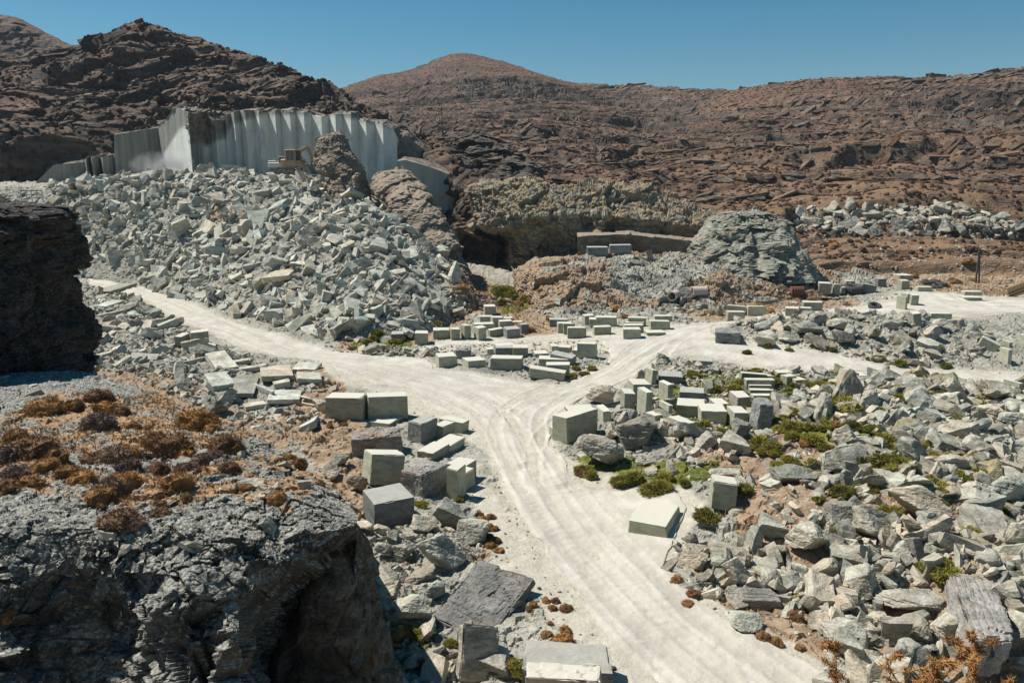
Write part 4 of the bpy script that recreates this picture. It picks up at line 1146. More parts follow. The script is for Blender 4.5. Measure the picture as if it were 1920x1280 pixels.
cluster('on the island between roads', 'blocks on the island between the roads', [
 ((816,858,660,690), 18, 1.2, 'pale square', {}), ((866,911,667,693), 24, 1.3, 'low pale', {}), ((919,980,665,697), -4, 1.1, 'long', {}),
 ((990,1062,683,717), -13, .9, 'low leaning', dict(ry=6)), ((1023,1068,677,708), -5, 1.0, 'square', {}), ((1010,1066,666,692), -6, 1.0, 'pale-topped', {}),
 ((1028,1081,656,693), -22, 1.1, 'dark slanting', dict(mat='sawn_grey', ry=8)), ((925,966,641,666), 20, 1.0, 'upright', {}), ((928,963,647,668), 4, .9, 'dark grey', g_),
 ((961,990,645,671), 0, 1.1, 'olive', {}), ((911,926,650,666), 10, .8, 'small', {}), ((853,884,650,674), 0, 1.2, 'dark rough', rg), ((1000,1028,656,670), 5, 1.2, 'flat white', {}),
 ((1030,1048,644,660), 10, .9, 'small pale', {}), ((1046,1073,645,664), -15, 1.1, 'low white-topped', {}), ((1073,1105,650,668), -20, 1.2, 'low', {}), ((1082,1120,640,672), -14, .7, 'tall upright', {})])
cluster('at the foot of the heap', 'row of blocks at the foot of the spoil heap', [
 ((733,758,620,642), 6, 1.2, 'square grey', g_), ((778,803,619,647), 5, 1.2, 'pale cube', {}), ((811,844,613,637), 10, 1.3, 'chipped', dict(chip=.16)), ((843,863,613,639), 14, .9, 'upright', {}),
 ((863,883,606,638), 22, 1.1, 'tall pale', {}), ((889,912,610,640), 25, .9, 'tall', {}), ((887,926,603,620), 8, .9, 'long back', {}), ((914,946,612,632), 18, .7, 'low slanting', dict(ry=-6)),
 ((943,976,611,635), 18, 1.2, 'dark grey', g_), ((970,992,604,628), 22, 1.0, 'grey square', g_), ((899,924,590,606), 4, .9, 'far', {}), ((920,944,591,613), 12, 1.0, 'far upright', {}),
 ((933,961,598,616), 15, .9, 'half-hidden', {}), ((944,962,593,603), 5, .8, 'small far', {}), ((948,981,600,615), 12, .8, 'narrow', {}), ((907,930,570,590), 6, 1.1, 'highest', {})])
cluster('beyond the road junction', 'double row of blocks beyond the road junction', [
 ((1030,1064,595,615), -3, 1.0, 'weathered', g_), ((1044,1073,603,625), 6, .6, 'narrow', {}), ((1055,1078,605,628), 8, .5, 'thin', {}), ((1063,1099,611,635), 0, .9, 'front pale', {}),
 ((1091,1115,588,611), 14, .9, 'tall back', {}), ((1105,1144,595,616), -4, .9, 'dark-fronted', {}), ((1117,1157,591,616), -8, .9, 'long back', {}), ((1114,1138,602,611), 0, .8, 'small middle', {}),
 ((1111,1146,609,629), 5, .9, 'low front', {}), ((1167,1202,613,637), -2, .9, 'front square', {}), ((1169,1207,606,628), -4, .8, 'middle', {}), ((1172,1208,602,614), -5, .6, 'thin middle', {}),
 ((1177,1211,593,613), -5, .7, 'back', {}), ((1208,1248,618,631), 3, 1.1, 'flat pale', {}), ((1217,1257,599,622), -3, .8, 'large', {}), ((1224,1261,590,605), 2, .8, 'rearmost', {})])
cluster('right of the fork', 'blocks right of the road fork', [
 ((1036,1122,760,834), 42, 1.0, '=long olive block lying along the road edge right of the fork', {}), ((1116,1147,757,796), 12, 1.5, '=short chipped block joined to the far end of the long roadside block', dict(chip=.14)),
 ((1030,1043,797,822), 20, .7, '=small block end poking out left of the long roadside block', {}), ((1059,1115,757,777), 8, 1.1, '=flat slab half hidden behind the long roadside block', {}),
 ((1162,1192,728,771), 6, 1.1, 'upright', {}), ((1175,1221,710,756), 10, 1.2, 'wide upright', {}), ((1194,1224,724,781), 16, 1.2, 'tall narrow', {}), ((1234,1262,711,757), 16, 1.3, 'tall', {}),
 ((1207,1234,688,724), 18, 1.0, 'road-edge tilted', dict(ry=7)), ((1232,1262,750,787), 22, 1.1, 'small leaning', dict(ry=8)), ((1209,1243,769,802), 28, .9, 'low', {}), ((1251,1304,777,820), 25, 1.5, 'square-topped front', {}),
 ((1267,1322,745,788), -12, 1.5, 'big olive', {}), ((1307,1363,755,801), -5, 1.5, 'big stained', {}), ((1329,1367,746,767), 6, 1.2, 'pinkish low', pk), ((1361,1405,760,802), 2, 1.4, 'square olive', {}),
 ((1367,1408,732,768), 4, 1.4, 'pink-topped', pk), ((1403,1454,744,810), 3, 1.2, 'dark rough tall', dict(mat='rough_block', rough=.09, chip=.16, ry=5)), ((1273,1320,723,753), -14, 1.4, 'dark grey', g_),
 ((1234,1281,693,722), -10, 1.6, 'weathered grey', dict(mat='sawn_grey', chip=.14, rough=.05)), ((1298,1336,669,691), -10, 1.2, 'dark roadside', g_)])
cluster('by the lower right road', 'slabs and blocks along the lower right road', [
 ((1385,1440,696,722), -3, .5, 'dark thin upright', dict(ry=3)), ((1396,1449,701,716), -2, .5, 'thin', {}), ((1394,1454,708,733), -3, .6, 'long pale', {}), ((1401,1448,718,736), -3, .5, 'leaning thin', {}),
 ((1403,1449,727,744), -2, .5, 'front thin', {}), ((1407,1449,737,750), -2, .5, 'lowest front', {}), ((1451,1486,692,712), -4, .9, 'upright square', {}), ((1462,1494,700,727), 18, .7, 'narrow', {}),
 ((1475,1513,704,728), 14, 1.0, 'pale', {}), ((1566,1611,689,726), 12, .7, 'steeply tilted', dict(ry=18)), ((1582,1616,704,720), 10, 1.0, 'low pale', {}), ((1596,1628,697,716), 6, .9, 'half-hidden low', {}),
 ((1626,1643,687,713), 4, .9, 'dark upright', g_), ((1640,1670,693,711), 0, .9, 'dark low', g_), ((1786,1816,702,720), 14, 1.1, 'pale roadside', {}), ((1846,1883,709,735), 18, 1.2, 'large roadside', {}),
 ((1883,1915,710,737), 18, 1.1, 'rightmost tilted', dict(ry=6))])
cluster('in the upper yard', 'blocks in the upper right yard', [
 ((1532,1559,528,552), -16, 1.7, 'large pale', {}), ((1559,1576,531,553), -10, .9, 'upright pale', {}), ((1575,1586,537,552), -8, .8, 'small dark', g_), ((1579,1604,525,536), 0, 1.2, 'flat back', {}),
 ((1586,1606,532,546), 0, 1.0, 'low', {}), ((1609,1645,529,552), -6, 1.2, 'dark leaning', dict(mat='sawn_grey', ry=10)), ((1638,1663,521,538), 0, 1.2, 'grey square', g_), ((1673,1713,513,528), 4, 1.8, 'wide rounded pale', dict(chip=.2)),
 ((1681,1707,524,544), 0, 1.2, 'pale grey cube', {}), ((1714,1749,536,547), -3, 1.0, 'long low', {}), ((1682,1700,554,583), 24, 1.3, 'tall roadside', {}), ((1688,1707,548,571), 14, 1.0, 'middle roadside', {}),
 ((1702,1724,550,574), -12, 1.2, 'square roadside', {}), ((1797,1842,554,563), -4, 1.3, 'low bottom', {}), ((1800,1843,544,554), -4, 1.1, 'upper stacked', dict(zg=.85))])
cluster('along the upper road', 'blocks along the upper right road', [
 ((1360,1397,582,604), -2, .8, 'front', {}), ((1361,1399,570,592), -6, .6, 'leaning back', dict(ry=4)), ((1398,1437,572,594), -2, .8, 'long', {}), ((1471,1500,574,595), -16, 1.3, 'square', {}), ((1482,1522,574,590), -12, .9, 'low', {}),
 ((1502,1544,564,585), -5, .8, 'long rear', {}), ((1706,1729,583,613), -10, .9, 'tilted upright', dict(ry=-9)), ((1737,1785,585,604), -4, .7, 'wide thin', {}), ((1340,1388,613,645), -14, 2.0, 'dark rough', rg)])
cluster('at the right photo edge', 'blocks at the right edge', [
 ((1874,1896,650,683), 6, 1.0, 'upright', {}), ((1880,1896,637,651), 6, .9, 'small top', {}), ((1908,1935,625,652), 10, .6, 'thin framed', {}), ((1833,1876,628,663), -30, 1.0, 'flat tilted', dict(ry=24))])
cluster('on the rocky bench', 'dark blocks on the rocky bench', [((1100,1140,461,479), -2, 1.4, 'long dark weathered', dict(mat='sawn_grey')), ((1141,1184,460,478), -2, 1.4, 'long dark weathered', dict(mat='sawn_grey'))])
cluster('beside the haul road below the heap', 'pair of blocks beside the haul road', [((326,358,624,651), -4, 1.4, 'low pale', {}), ((356,393,616,653), 22, 1.3, 'taller square', {})])
b = add_block((1178,1275,936,1013), -24, 2.2, n=24, chip=.07); tag(b, 'lone pale sawn block with a chipped left end beside the road', 'marble block')
b = add_block((1328,1385,889,961), -10, 1.4, rx=-8, ry=3, n=14, chip=.1); tag(b, 'tilted pale block with a broken corner at the edge of the boulders', 'marble block')
# big broken blocks at the bottom
b = add_block((808,1000,1055,1216), -27, 3.2, mat='rough_block', rough=.09, rx=14, ry=8, n=24, chip=.16, drilled=.05); tag(b, 'huge tilted block with a grooved drilled top near the bottom of the photo', 'marble block')
b = add_block((978,1150,1196,1330), -4, 1.5, mat='sawn_grey', chip=.12, n=24, rough=.03); tag(b, 'long grey slab block cut off by the bottom edge of the photo', 'marble block')
b = add_block((985,1130,1238,1350), -4, .7, mat='sawn_pink', chip=.15, n=24, rough=.06); tag(b, 'pinkish rough slab leaning against the front of the long grey block', 'marble block')
b = add_block((852,938,1168,1278), 20, .35, mat='boulder', rough=.05, rx=-24, ry=14, n=14, chip=.2); tag(b, 'pointed grey slab leaning on end below the huge grooved block', 'marble block')
for o in BLOCKS:
    if '_bb' in o: del o['_bb']

# slabs along the left road
def fit_rock(bb, mesh, name='boulder', yaw=0, rx=0, ry=0, depth=None, label=None, cat='boulder', group=None, lift=0):
    """stand a rock mesh where the photo shows one: width and height from its outline there"""
    u0, u1, vt, vb = bb
    h, _n = hit((u0 + u1) / 2, min(vb, 1278) - 3)
    if h is None: return
    D = h.y; t = D * cp - (h.z - CAM_H) * sp
    w = (u1 - u0) / FPX * t; hg = (vb - vt) / FPX * t
    co = np.array([v.co[:] for v in mesh.vertices])
    E = np.array(Euler((R(rx), R(ry), R(yaw))).to_matrix())
    q = co @ E.T; ext = q.max(0) - q.min(0)
    s = w / ext[0]; hz = max(.3, (hg - .35 * s * ext[1] * .5) / ext[2])
    o = link(name, mesh); o.rotation_euler = (0, 0, 0)
    Mx = Matrix(((s, 0, 0), (0, s, 0), (0, 0, min(hz, 1.6 * s)))) @ Matrix(E.tolist())
    M4 = Mx.to_4x4(); y = D + s * ext[1] * .35
    x = float(xfrom((u0 + u1) / 2, y, h.z)); z = down(x, y, 60)[0]
    M4.translation = Vector((x, y, z + min(hz, 1.6 * s) * ext[2] * .42 + lift))
    o.matrix_world = M4
    KEEP_OUT.append((x, y, w * .45)); tag(o, label, cat, group)
    return o
HI = [proto('boulder', boulder_np(500 + i, 5, int(9 + i % 5), (1, .8, [.62, .75, .5, .85][i % 4]), .07), M['boulder']) for i in range(8)]
FB = [
 ((1070,1168,808,882), 0, 0, 10, 'big pale banded boulder at the road corner in front of the blocks', 0),
 ((1146,1226,768,842), 1, 20, -5, 'tall tan-topped boulder behind the pale banded boulder', 0), ((1100,1158,720,764), 2, 0, 0, 'rough tan boulder beside the road above the long olive block', 0),
 ((1465,1560,990,1058), 3, 30, 12, 'large boulder with parallel drill grooves slanting across its pale top', 0), ((1412,1466,972,1022), 4, 10, 0, 'grooved pale boulder left of the large grooved one', 0),
 ((1590,1672,940,1018), 5, 0, 5, 'pale grey massive boulder in the middle of the right rubble', 0), ((1540,1606,922,990), 6, 40, 0, 'cream boulder behind the massive pale one', 0),
 ((1660,1782,895,975), 7, 15, 8, 'broad rounded pinkish boulder in the right rubble', 0), ((1577,1635,1052,1132), 1, 70, 10, 'tall grooved boulder above the thistle', 0),
 ((1640,1765,1118,1162), 2, 5, 0, 'long dark banded boulder lying flat above the thistle', 0), ((1530,1622,1165,1210), 3, 0, 0, 'flat wide boulder near the road end', 0), ((1552,1608,1192,1242), 4, 0, 0, 'round grey boulder below the flat wide one', 0),
 ((1362,1426,1147,1190), 5, 0, 0, 'pale boulder alone at the edge of the road', 0), ((1265,1328,1030,1078), 6, 0, 0, 'smooth pale boulder at the left tip of the right rubble', 0), ((1350,1408,1037,1100), 7, 20, 0, 'square pale boulder behind the dark drilled one', 0),
 ((1680,1740,1155,1230), 0, 90, 0, 'upright tan boulder behind the thistle', 0), ((1738,1796,1150,1225), 1, 30, 0, 'dark rounded boulder beside the long grooved slab', 0),
 ((1330,1390,880,900), 2, 0, 0, 'dark flat boulder just behind the tilted pale block', 0), ((1438,1520,872,914), 3, 0, 0, 'dark banded boulder behind the tilted pale block', 0),
 ((803,876,935,995), 4, 20, 20, 'tan split boulder in front of the drilled block', 0), ((765,815,960,1000), 5, 0, 0, 'brown boulder wedged below the dark cube block', 0), ((850,915,965,1025), 6, 30, 0, 'pale boulder at the road edge of the lower pile', 0),
 ((782,876,985,1070), 7, 40, 10, 'large striped boulder in the lower middle pile', 0), ((700,742,1015,1050), 0, 0, 0, 'oval grey boulder below the dark cube block', 0), ((735,782,1012,1056), 1, 0, 0, 'white-veined boulder next to the oval one', 0),
 ((795,835,1065,1130), 2, 60, 0, 'upright pale boulder left of the huge grooved block', 0), ((735,805,1120,1175), 3, 0, 0, 'pale boulder with shaded front left of the huge grooved block', 0), ((870,955,1228,1290), 4, 0, 0, 'dark veined boulder at the bottom edge', 0),
 ((655,705,975,1080), 5, 90, 0, 'tall bluish white boulder standing next to the near spur', 0), ((618,655,842,876), 6, 0, 0, 'small grooved dark boulder below the big weathered block', 0), ((600,642,870,905), 7, 0, 0, 'tan flat-topped boulder among the dry shrubs', 0),
 ((648,690,875,925), 0, 0, 0, 'dark boulder under the tilted smooth block', 0), ((1370,1405,785,830), 3, 90, 0, 'pointed white boulder standing before the dark rough block', 0),
 ((1340,1400,810,860), 4, 0, 0, 'rough grey boulder before the square olive blocks', 0), ((1560,1605,790,850), 5, 70, 20, 'tall pinkish boulder amid the green shrubs', 0), ((1710,1760,765,805), 6, 0, 0, 'round smooth pale boulder with a straight crack', 0),
 ((1660,1720,800,840), 7, 0, 0, 'long pale boulder beside green shrubs', 0), ((1860,1925,770,810), 0, 0, 0, 'dark striped boulder at the right edge of the photo', 0), ((1800,1880,745,790), 1, 0, 0, 'low dark boulder near the rightmost roadside blocks', 0),
 ((1850,1918,880,945), 2, 20, 0, 'reddish angular boulder at the right edge', 0), ((1480,1535,606,636), 3, 0, 0, 'big white boulder in the middle rubble pile', 0), ((1550,1596,598,624), 2, 0, 0, 'flat-topped grey boulder in the middle rubble pile', 0),
 ((1410,1448,622,656), 4, 0, 0, 'tan boulder left end of the middle rubble pile', 0), ((1455,1496,618,648), 5, 0, 0, 'grey split boulder in the middle rubble pile', 0),
]
for bb, k, yw, tl, lab, _ in FB: fit_rock(bb, HI[k], yaw=yw, ry=tl, label=lab, cat='boulder')
# long grooved slab bottom right
_D = 22.0; _x = float(xfrom(1824, _D, .6)); _z = down(_x, _D, 13)[0]
ob = link('boulder', mesh_np('boulder', *block_np(5.2, 1.25, 1.0, 4321, .12, 44, .3, .12, .03), M['rough_block']), None, (_x, _D, _z - .05)); ob.rotation_euler = (R(8), R(4), R(68))
KEEP_OUT.append((_x, _D, 1.2)); KEEP_OUT.append((_x + .7, _D + 1.7, 1)); KEEP_OUT.append((_x - .7, _D - 1.7, 1))
tag(ob, 'very long pale slab boulder with cross grooves at the lower right', 'boulder')
ob = add_block((1378,1465,1098,1140), -4, .9, mat='rough_block', rough=.05, n=24, chip=.1, drilled=.06, name='boulder'); tag(ob, 'dark oblong boulder with vertical drill grooves near the road', 'boulder')
ob = add_block((1690,1738,1004,1060), 20, .5, mat='rough_block', rough=.04, rx=-20, n=24, drilled=.05, name='boulder'); tag(ob, 'brownish ribbed slab boulder beside the green hollow', 'boulder')

LS = [((172,258,530,552),-8),((172,206,550,564),0),((174,234,562,578),-5),((172,242,576,600),-12),((193,222,618,634),0),((250,322,590,614),-30),((382,448,655,702),34),((382,442,695,735),34),((445,504,680,702),14),
      ((486,552,684,716),20),((546,604,678,698),-6),((555,604,696,722),18),((432,486,702,746),12),((468,504,712,748),44),((500,566,730,758),12),((552,600,750,768),-12),((510,546,708,732),24),((400,470,670,690),26),((300,340,640,660),-20),((330,390,668,690),-25),((240,300,660,684),15),((560,626,742,760),-20),((455,500,750,772),30)]
for i, (bb, yw) in enumerate(LS):
    o = add_block(bb, yw, 1.3, mat='slab', rough=.03, rx=float(RNG.uniform(-2, 9)), ry=float(RNG.uniform(-9, 9)), n=14, chip=.08, thin=float(RNG.uniform(.22, .42)), name='marble_offcut')
    tag(o, f'pale flat slab, {ORD[i]} among the large slabs left of the haul road' if False else 'large pale flat slab lying in the rubble left of the haul road', 'marble slab', 'large slabs left of the haul road')

# ------------------------------------------------------------------ rubble
for u_ in range(500, 600, 14):                      # open ground in front of the machines
    for D_ in (114.5, 117, 119.5, 122): KEEP_OUT.append((float(xfrom(u_, D_, 13)), D_, 1.3))
r1 = np.random.default_rng(21)
HEAP = [(100,350),(250,330),(420,312),(560,326),(640,345),(700,385),(760,425),(830,480),(850,520),(835,560),(860,600),(760,640),(640,658),(560,640),(430,602),(300,548),(160,525),(60,520)]
place_rocks(SLABS, 'marble_offcut', ['spoil_heap'], HEAP, 300, 1.1, 2.9, .6, .1, 'pale angular marble slab tumbled on the big spoil heap', 'marble slab', 'marble slabs on the spoil heap', r1, pw=1.5, sep=.30)
HEAPL = [slab_np(240 + i, 3, (1, float(RNG.uniform(.35, .85)), float(RNG.uniform(.12, .5))), 3, .02) for i in range(18)]
stuff_rocks('smaller_heap_slabs', HEAPL, ['spoil_heap'], HEAP, 5600, .3, 2.1, .65, M['slab'], 'smaller broken marble slabs covering the spoil heap', r1, pw=1.7)
stuff_rocks('heap_chips', LOWS, ['spoil_heap'], [HEAP, [(-20,500),(160,330),(650,330),(860,560),(940,560),(880,620),(640,668),(300,560),(60,535)]], 9000, .12, .5, .5, M['slab'], 'fine marble chips between the slabs of the spoil heap', r1, pw=2)
# left rubble beside the haul road
LR = [(150,530),(205,530),(262,560),(330,610),(385,640),(520,690),(600,705),(640,725),(600,800),(520,820),(440,790),(330,745),(240,700),(160,690),(120,600)]
pl = []
place_rocks(SLABS[:10] + BSLAB, 'loose_stone', ['ground', 'rock_spur'], LR, 130, .5, 1.9, .4, .15, 'grey angular stone in the rubble left of the haul road', 'stone', 'stones left of the haul road', r1, pairs=pl, sep=.3)
stuff_rocks('small_rubble', LOWS + LOWB, ['ground', 'rock_spur'], LR, 5200, .12, .75, .5, M['boulder'], 'small grey stones in the rubble left of the haul road', r1, pw=1.8)
# middle right pile
MP = [(1338,640),(1390,600),(1460,595),(1560,592),(1700,596),(1790,602),(1850,625),(1860,660),(1790,690),(1700,690),(1560,668),(1440,660),(1360,652)]
pl = []
place_rocks(BOULD + BSLAB, 'pile_rock', ['ground'], MP, 150, .6, 2.1, .35, .2, 'grey rock in the rubble pile between the two right-hand roads', 'rock', 'boulders between the two right-hand roads', r1, pairs=pl, sep=.3)
stuff_rocks('pile_rubble', LOWB, ['ground'], MP, 2200, .15, .8, .5, M['boulder'], 'small stones filling the pile between the right-hand roads', r1, pw=1.6, thr=.5)
# right foreground rubble
RF = [(1240,1100),(1262,1010),(1300,970),(1370,960),(1330,900),(1180,885),(1080,860),(1160,800),(1250,790),(1300,810),(1400,830),(1460,760),(1520,735),(1640,715),(1920,735),(2050,760),(2050,1350),(1500,1290),(1640,1240),(1560,1190),(1420,1130),(1330,1120)]
pl = []
KO = len(KEEP_OUT)
place_rocks(BOULD + BSLAB + BSLAB, 'boulder', ['ground'], [RF], 160, .7, 2.3, .55, .15, 'grey boulder in the rubble field right of the road', 'boulder', 'boulders in the right foreground rubble', r1, pairs=pl, sep=.29, pw=1.8, zone=lambda c: (c[..., 1] > 18) & (fbm(c, .16, 3, 401) > -.14))
place_rocks(OLIVE, 'boulder', ['ground'], [(1560,700),(2050,740),(2050,1150),(1800,1000),(1650,860)], 60, .6, 1.8, .4, .2, 'olive-brown boulder in the rubble field near the right edge', 'boulder', 'olive boulders near the right edge', r1, pairs=pl, sep=.29, pw=1.6)
stuff_rocks('field_rubble', MIDB, ['ground'], RF, 7500, .12, 1.0, .6, M['boulder'], 'small broken stones between the boulders right of the road', r1, pw=1.9, zone=lambda c: c[..., 1] > 18, dens=lambda c: .12 + sstep(-.25, .1, fbm(c, .16, 3, 401)))
stuff_rocks('olive_field_rubble', MIDB, ['ground'], [(1560,700),(2050,740),(2050,1150),(1800,1000),(1650,860)], 1500, .15, .8, .5, M['olive_boulder'], 'small olive stones near the right edge', r1, pw=1.9)
stuff_rocks('field_fragments', MIDB, ['ground'], RF, 900, .5, 1.3, .8, M['boulder'], 'tilted broken slabs between the boulders right of the road', r1, pw=1.2, sink=-.05, zone=lambda c: (c[..., 1] > 18) & (fbm(c, .16, 3, 401) > -.1))
# lower middle pile
LM = [(660,940),(700,1000),(780,990),(840,950),(905,970),(915,1010),(880,1060),(800,1060),(830,1120),(800,1200),(900,1250),(880,1300),(740,1300),(700,1150),(650,1060),(600,960)]
place_rocks(BOULD + BSLAB + HI, 'boulder', ['ground'], LM, 40, .4, 1.3, .4, .2, 'grey boulder in the pile between the near spur and the road', 'boulder', 'boulders between the near spur and the road', r1, sep=.28)
stuff_rocks('low_pile_rubble', MIDB, ['ground'], LM, 1800, .08, .45, .5, M['boulder'], 'small stones between the near spur and the road', r1, pw=1.9)
# island, heap foot strip, block clusters
IS = [(640,655),(760,655),(850,672),(800,668),(650,672)]
place_rocks(BSLAB + BOULD[:6], 'loose_stone', ['ground'], [(620,652),(700,650),(840,660),(800,676),(660,674)], 26, .6, 1.5, .35, .2, 'dark grey stone in the low strip between heap and road', 'stone', 'stones in the strip below the heap', r1, thr=.6, sep=.3)
stuff_rocks('strip_rubble', LOWB, ['ground'], [[(610,650),(880,648),(880,668),(800,678),(640,672)],[(850,640),(1150,640),(1150,690),(1060,720),(990,712)]], 1500, .1, .5, .5, M['boulder'], 'small stones on the strip and island between the roads', r1, thr=.6)
CLR = [(1240,672),(1400,690),(1560,700),(1560,740),(1460,760),(1460,830),(1260,800),(1150,800),(1170,740)]
stuff_rocks('cluster_rubble', MIDB, ['ground'], CLR, 2400, .1, .6, .5, M['boulder'], 'small stones between the sawn blocks right of the fork', r1, thr=.5)
place_rocks(BOULD + BSLAB, 'loose_stone', ['ground'], CLR, 40, .5, 1.4, .35, .2, 'grey stone among the sawn blocks right of the fork', 'stone', 'stones among the sawn blocks right of the fork', r1, sep=.35)
# bench mounds
BN = [(970,520),(1100,490),(1300,485),(1480,505),(1640,545),(1640,572),(1480,585),(1300,610),(1000,600)]
place_rocks(BOULD + BSLAB, 'loose_stone', ['rocky_bench', 'ground'], [[(1160,475),(1290,480),(1280,510),(1170,500)],[(1250,560),(1360,540),(1360,600),(1260,600)]], 60, .8, 2.2, .4, .15, 'pale grey stone on the rocky bench below the cliff', 'stone', 'boulders on the rocky bench', r1, sep=.3)
stuff_rocks('bench_rubble', LOWB + LOWS, ['rocky_bench', 'ground', 'spoil_heap'], [BN, [(830,490),(960,560),(960,600),(870,620),(830,560)]], 4200, .12, .7, .5, M['boulder'], 'loose stones scattered over the rocky bench', r1, pw=2)
# upper right pile
UP_ = [(1480,405),(1520,388),(1640,383),(1800,385),(1860,410),(1920,425),(2050,430),(2050,455),(1920,445),(1700,442),(1500,438)]
place_rocks(BSLAB + BOULD[:8], 'pile_rock', ['hillside'], UP_, 150, 1.1, 2.7, .35, .12, 'pale grey rock in the long pile at the foot of the brown hill', 'rock', 'boulders piled at the foot of the brown hill', r1, sep=.27, offroad=False)
stuff_rocks('upper_pile_rubble', LOWB, ['hillside'], UP_, 1500, .3, 1.2, .5, M['boulder'], 'small stones in the pile at the foot of the brown hill', r1, offroad=False)
# upper yard and slopes
stuff_rocks('slope_rubble', LOWB, ['hillside', 'ground'], [(1440,440),(2200,440),(2200,600),(1640,560),(1500,500)], 8000, .15, .9, .5, M['boulder'], 'stones scattered over the slope behind the upper yard', r1, pw=2.6, thr=.3)
# loose stones along every road edge and over the floor
stuff_rocks('roadside_stones', LOWB, ['ground'], None, 20000, .05, .32, .5, M['boulder'], 'loose stones and chips lying over the quarry floor', r1, pw=3, thr=.3, zone=lambda c: (c[..., 1] > 19) & (c[..., 1] < 112) & (np.abs(c[..., 0]) < 75),
            dens=lambda c: np.clip(30 / c[..., 1], .15, 1.6) ** 1.6)
stuff_rocks('road_pebbles', LOWB, ['ground'], None, 5000, .02, .09, .5, M['slab'], 'pebbles lying on the dusty road shoulders', r1, pw=2.5, thr=.85, lift=.06, zone=lambda c: (c[..., 1] > 19) & (c[..., 1] < 60) & (np.abs(c[..., 0]) < 35), dens=lambda c: np.clip(30 / c[..., 1], .15, 1.6) ** 2)
# hills
stuff_rocks('hill_rocks', LOWB + LOWS, ['hillside'], None, 9000, .4, 3.6, .12, M['hill_rock'], 'rock outcrops and loose rocks on the brown hillside', r1, pw=3.2, offroad=False, zone=lambda c: (c[..., 1] < 640) & (c[..., 1] > 112), dens=lambda c: np.clip(200 / c[..., 1], .2, 2) ** 1.3 * sstep(-.2, .4, fbm(c, .02, 3, 55)), sink=.3, flat=.5)
stuff_rocks('left_hill_rocks', LOWB + LOWS, ['rocky_hill'], None, 1500, .4, 2.4, .2, M['hill_rock'], 'loose rocks on the dark hill above the cut wall', r1, pw=3, offroad=False, zone=lambda c: c[..., 1] < 232)
stuff_rocks('wall_top_rocks', MIDB, ['rocky_hill'], [(225,225),(340,180),(480,185),(640,190),(700,205),(770,240),(800,285),(745,262),(700,240),(640,222),(470,222),(400,218),(340,222),(240,250)], 1100, .5, 3.0, .4, M['hill_rock'], 'brown loose rocks along the top edge of the cut wall', r1, pw=1.8, offroad=False, zone=lambda c: c[..., 1] < 176)
LEDGE = [slab_np(270 + i, 5, (1, float(RNG.uniform(.22, .4)), float(RNG.uniform(.14, .3))), 5, .10) for i in range(16)]
def band(T, w, s): 
    def f(c):
        q = c[..., 2] / T + .9 * fbm(c * np.array([1, .6, 0]), .02, 3, s) + .2 * fbm(c, .12, 3, s + 3); g = q - np.floor(q)
        return np.exp(-((g - .9) / w) ** 2) + .03
    return f
b1, b2 = band(3.4, .10, 151), band(8.0, .08, 171)
up = np.array([[0, 0, 1.0]])
stuff_rocks('hill_ledges', LEDGE, ['hillside'], None, 13000, .8, 5.0, .06, M['hill_rock'], 'layered rock ledges stepping along the brown hillside', r1, pw=2.0, offroad=False, zone=lambda c: (c[..., 1] < 560) & (c[..., 1] > 143), dens=lambda c: np.clip(220 / c[..., 1], .3, 1.7) ** 1.2 * b1(c) * sstep(-.45, .25, fbm(c, .015, 3, 56)), sink=.14, spin=.13, flat=.5)
stuff_rocks('crag_ledges', LEDGE, ['hillside'], None, 450, 4, 10, .06, M['hill_rock'], 'big dark rock bands on the brown hillside', r1, pw=1.8, offroad=False, zone=lambda c: (c[..., 1] < 560) & (c[..., 1] > 150), dens=lambda c: b2(c) * sstep(.0, .4, fbm(c, .012, 3, 58)), sink=.14, spin=.14)
# near spur: gravel and flat stones
SP_ = [(-100,700),(170,700),(350,745),(520,830),(640,925),(665,985),(520,1050),(-100,1050)]
stuff_rocks('spur_gravel', LOWB, ['rock_spur'], [SP_], 26000, .02, .12, .45, M['boulder'], 'gravel covering the top of the near spur', r1, pw=2.4, offroad=False, dens=lambda c: np.clip(13 / c[..., 1], .3, 1.5) ** 1.5)
stuff_rocks('spur_stones', MIDB, ['rock_spur'], [SP_], 900, .10, .42, .4, M['boulder'], 'flat stones on the near spur', r1, pw=2.4, offroad=False)
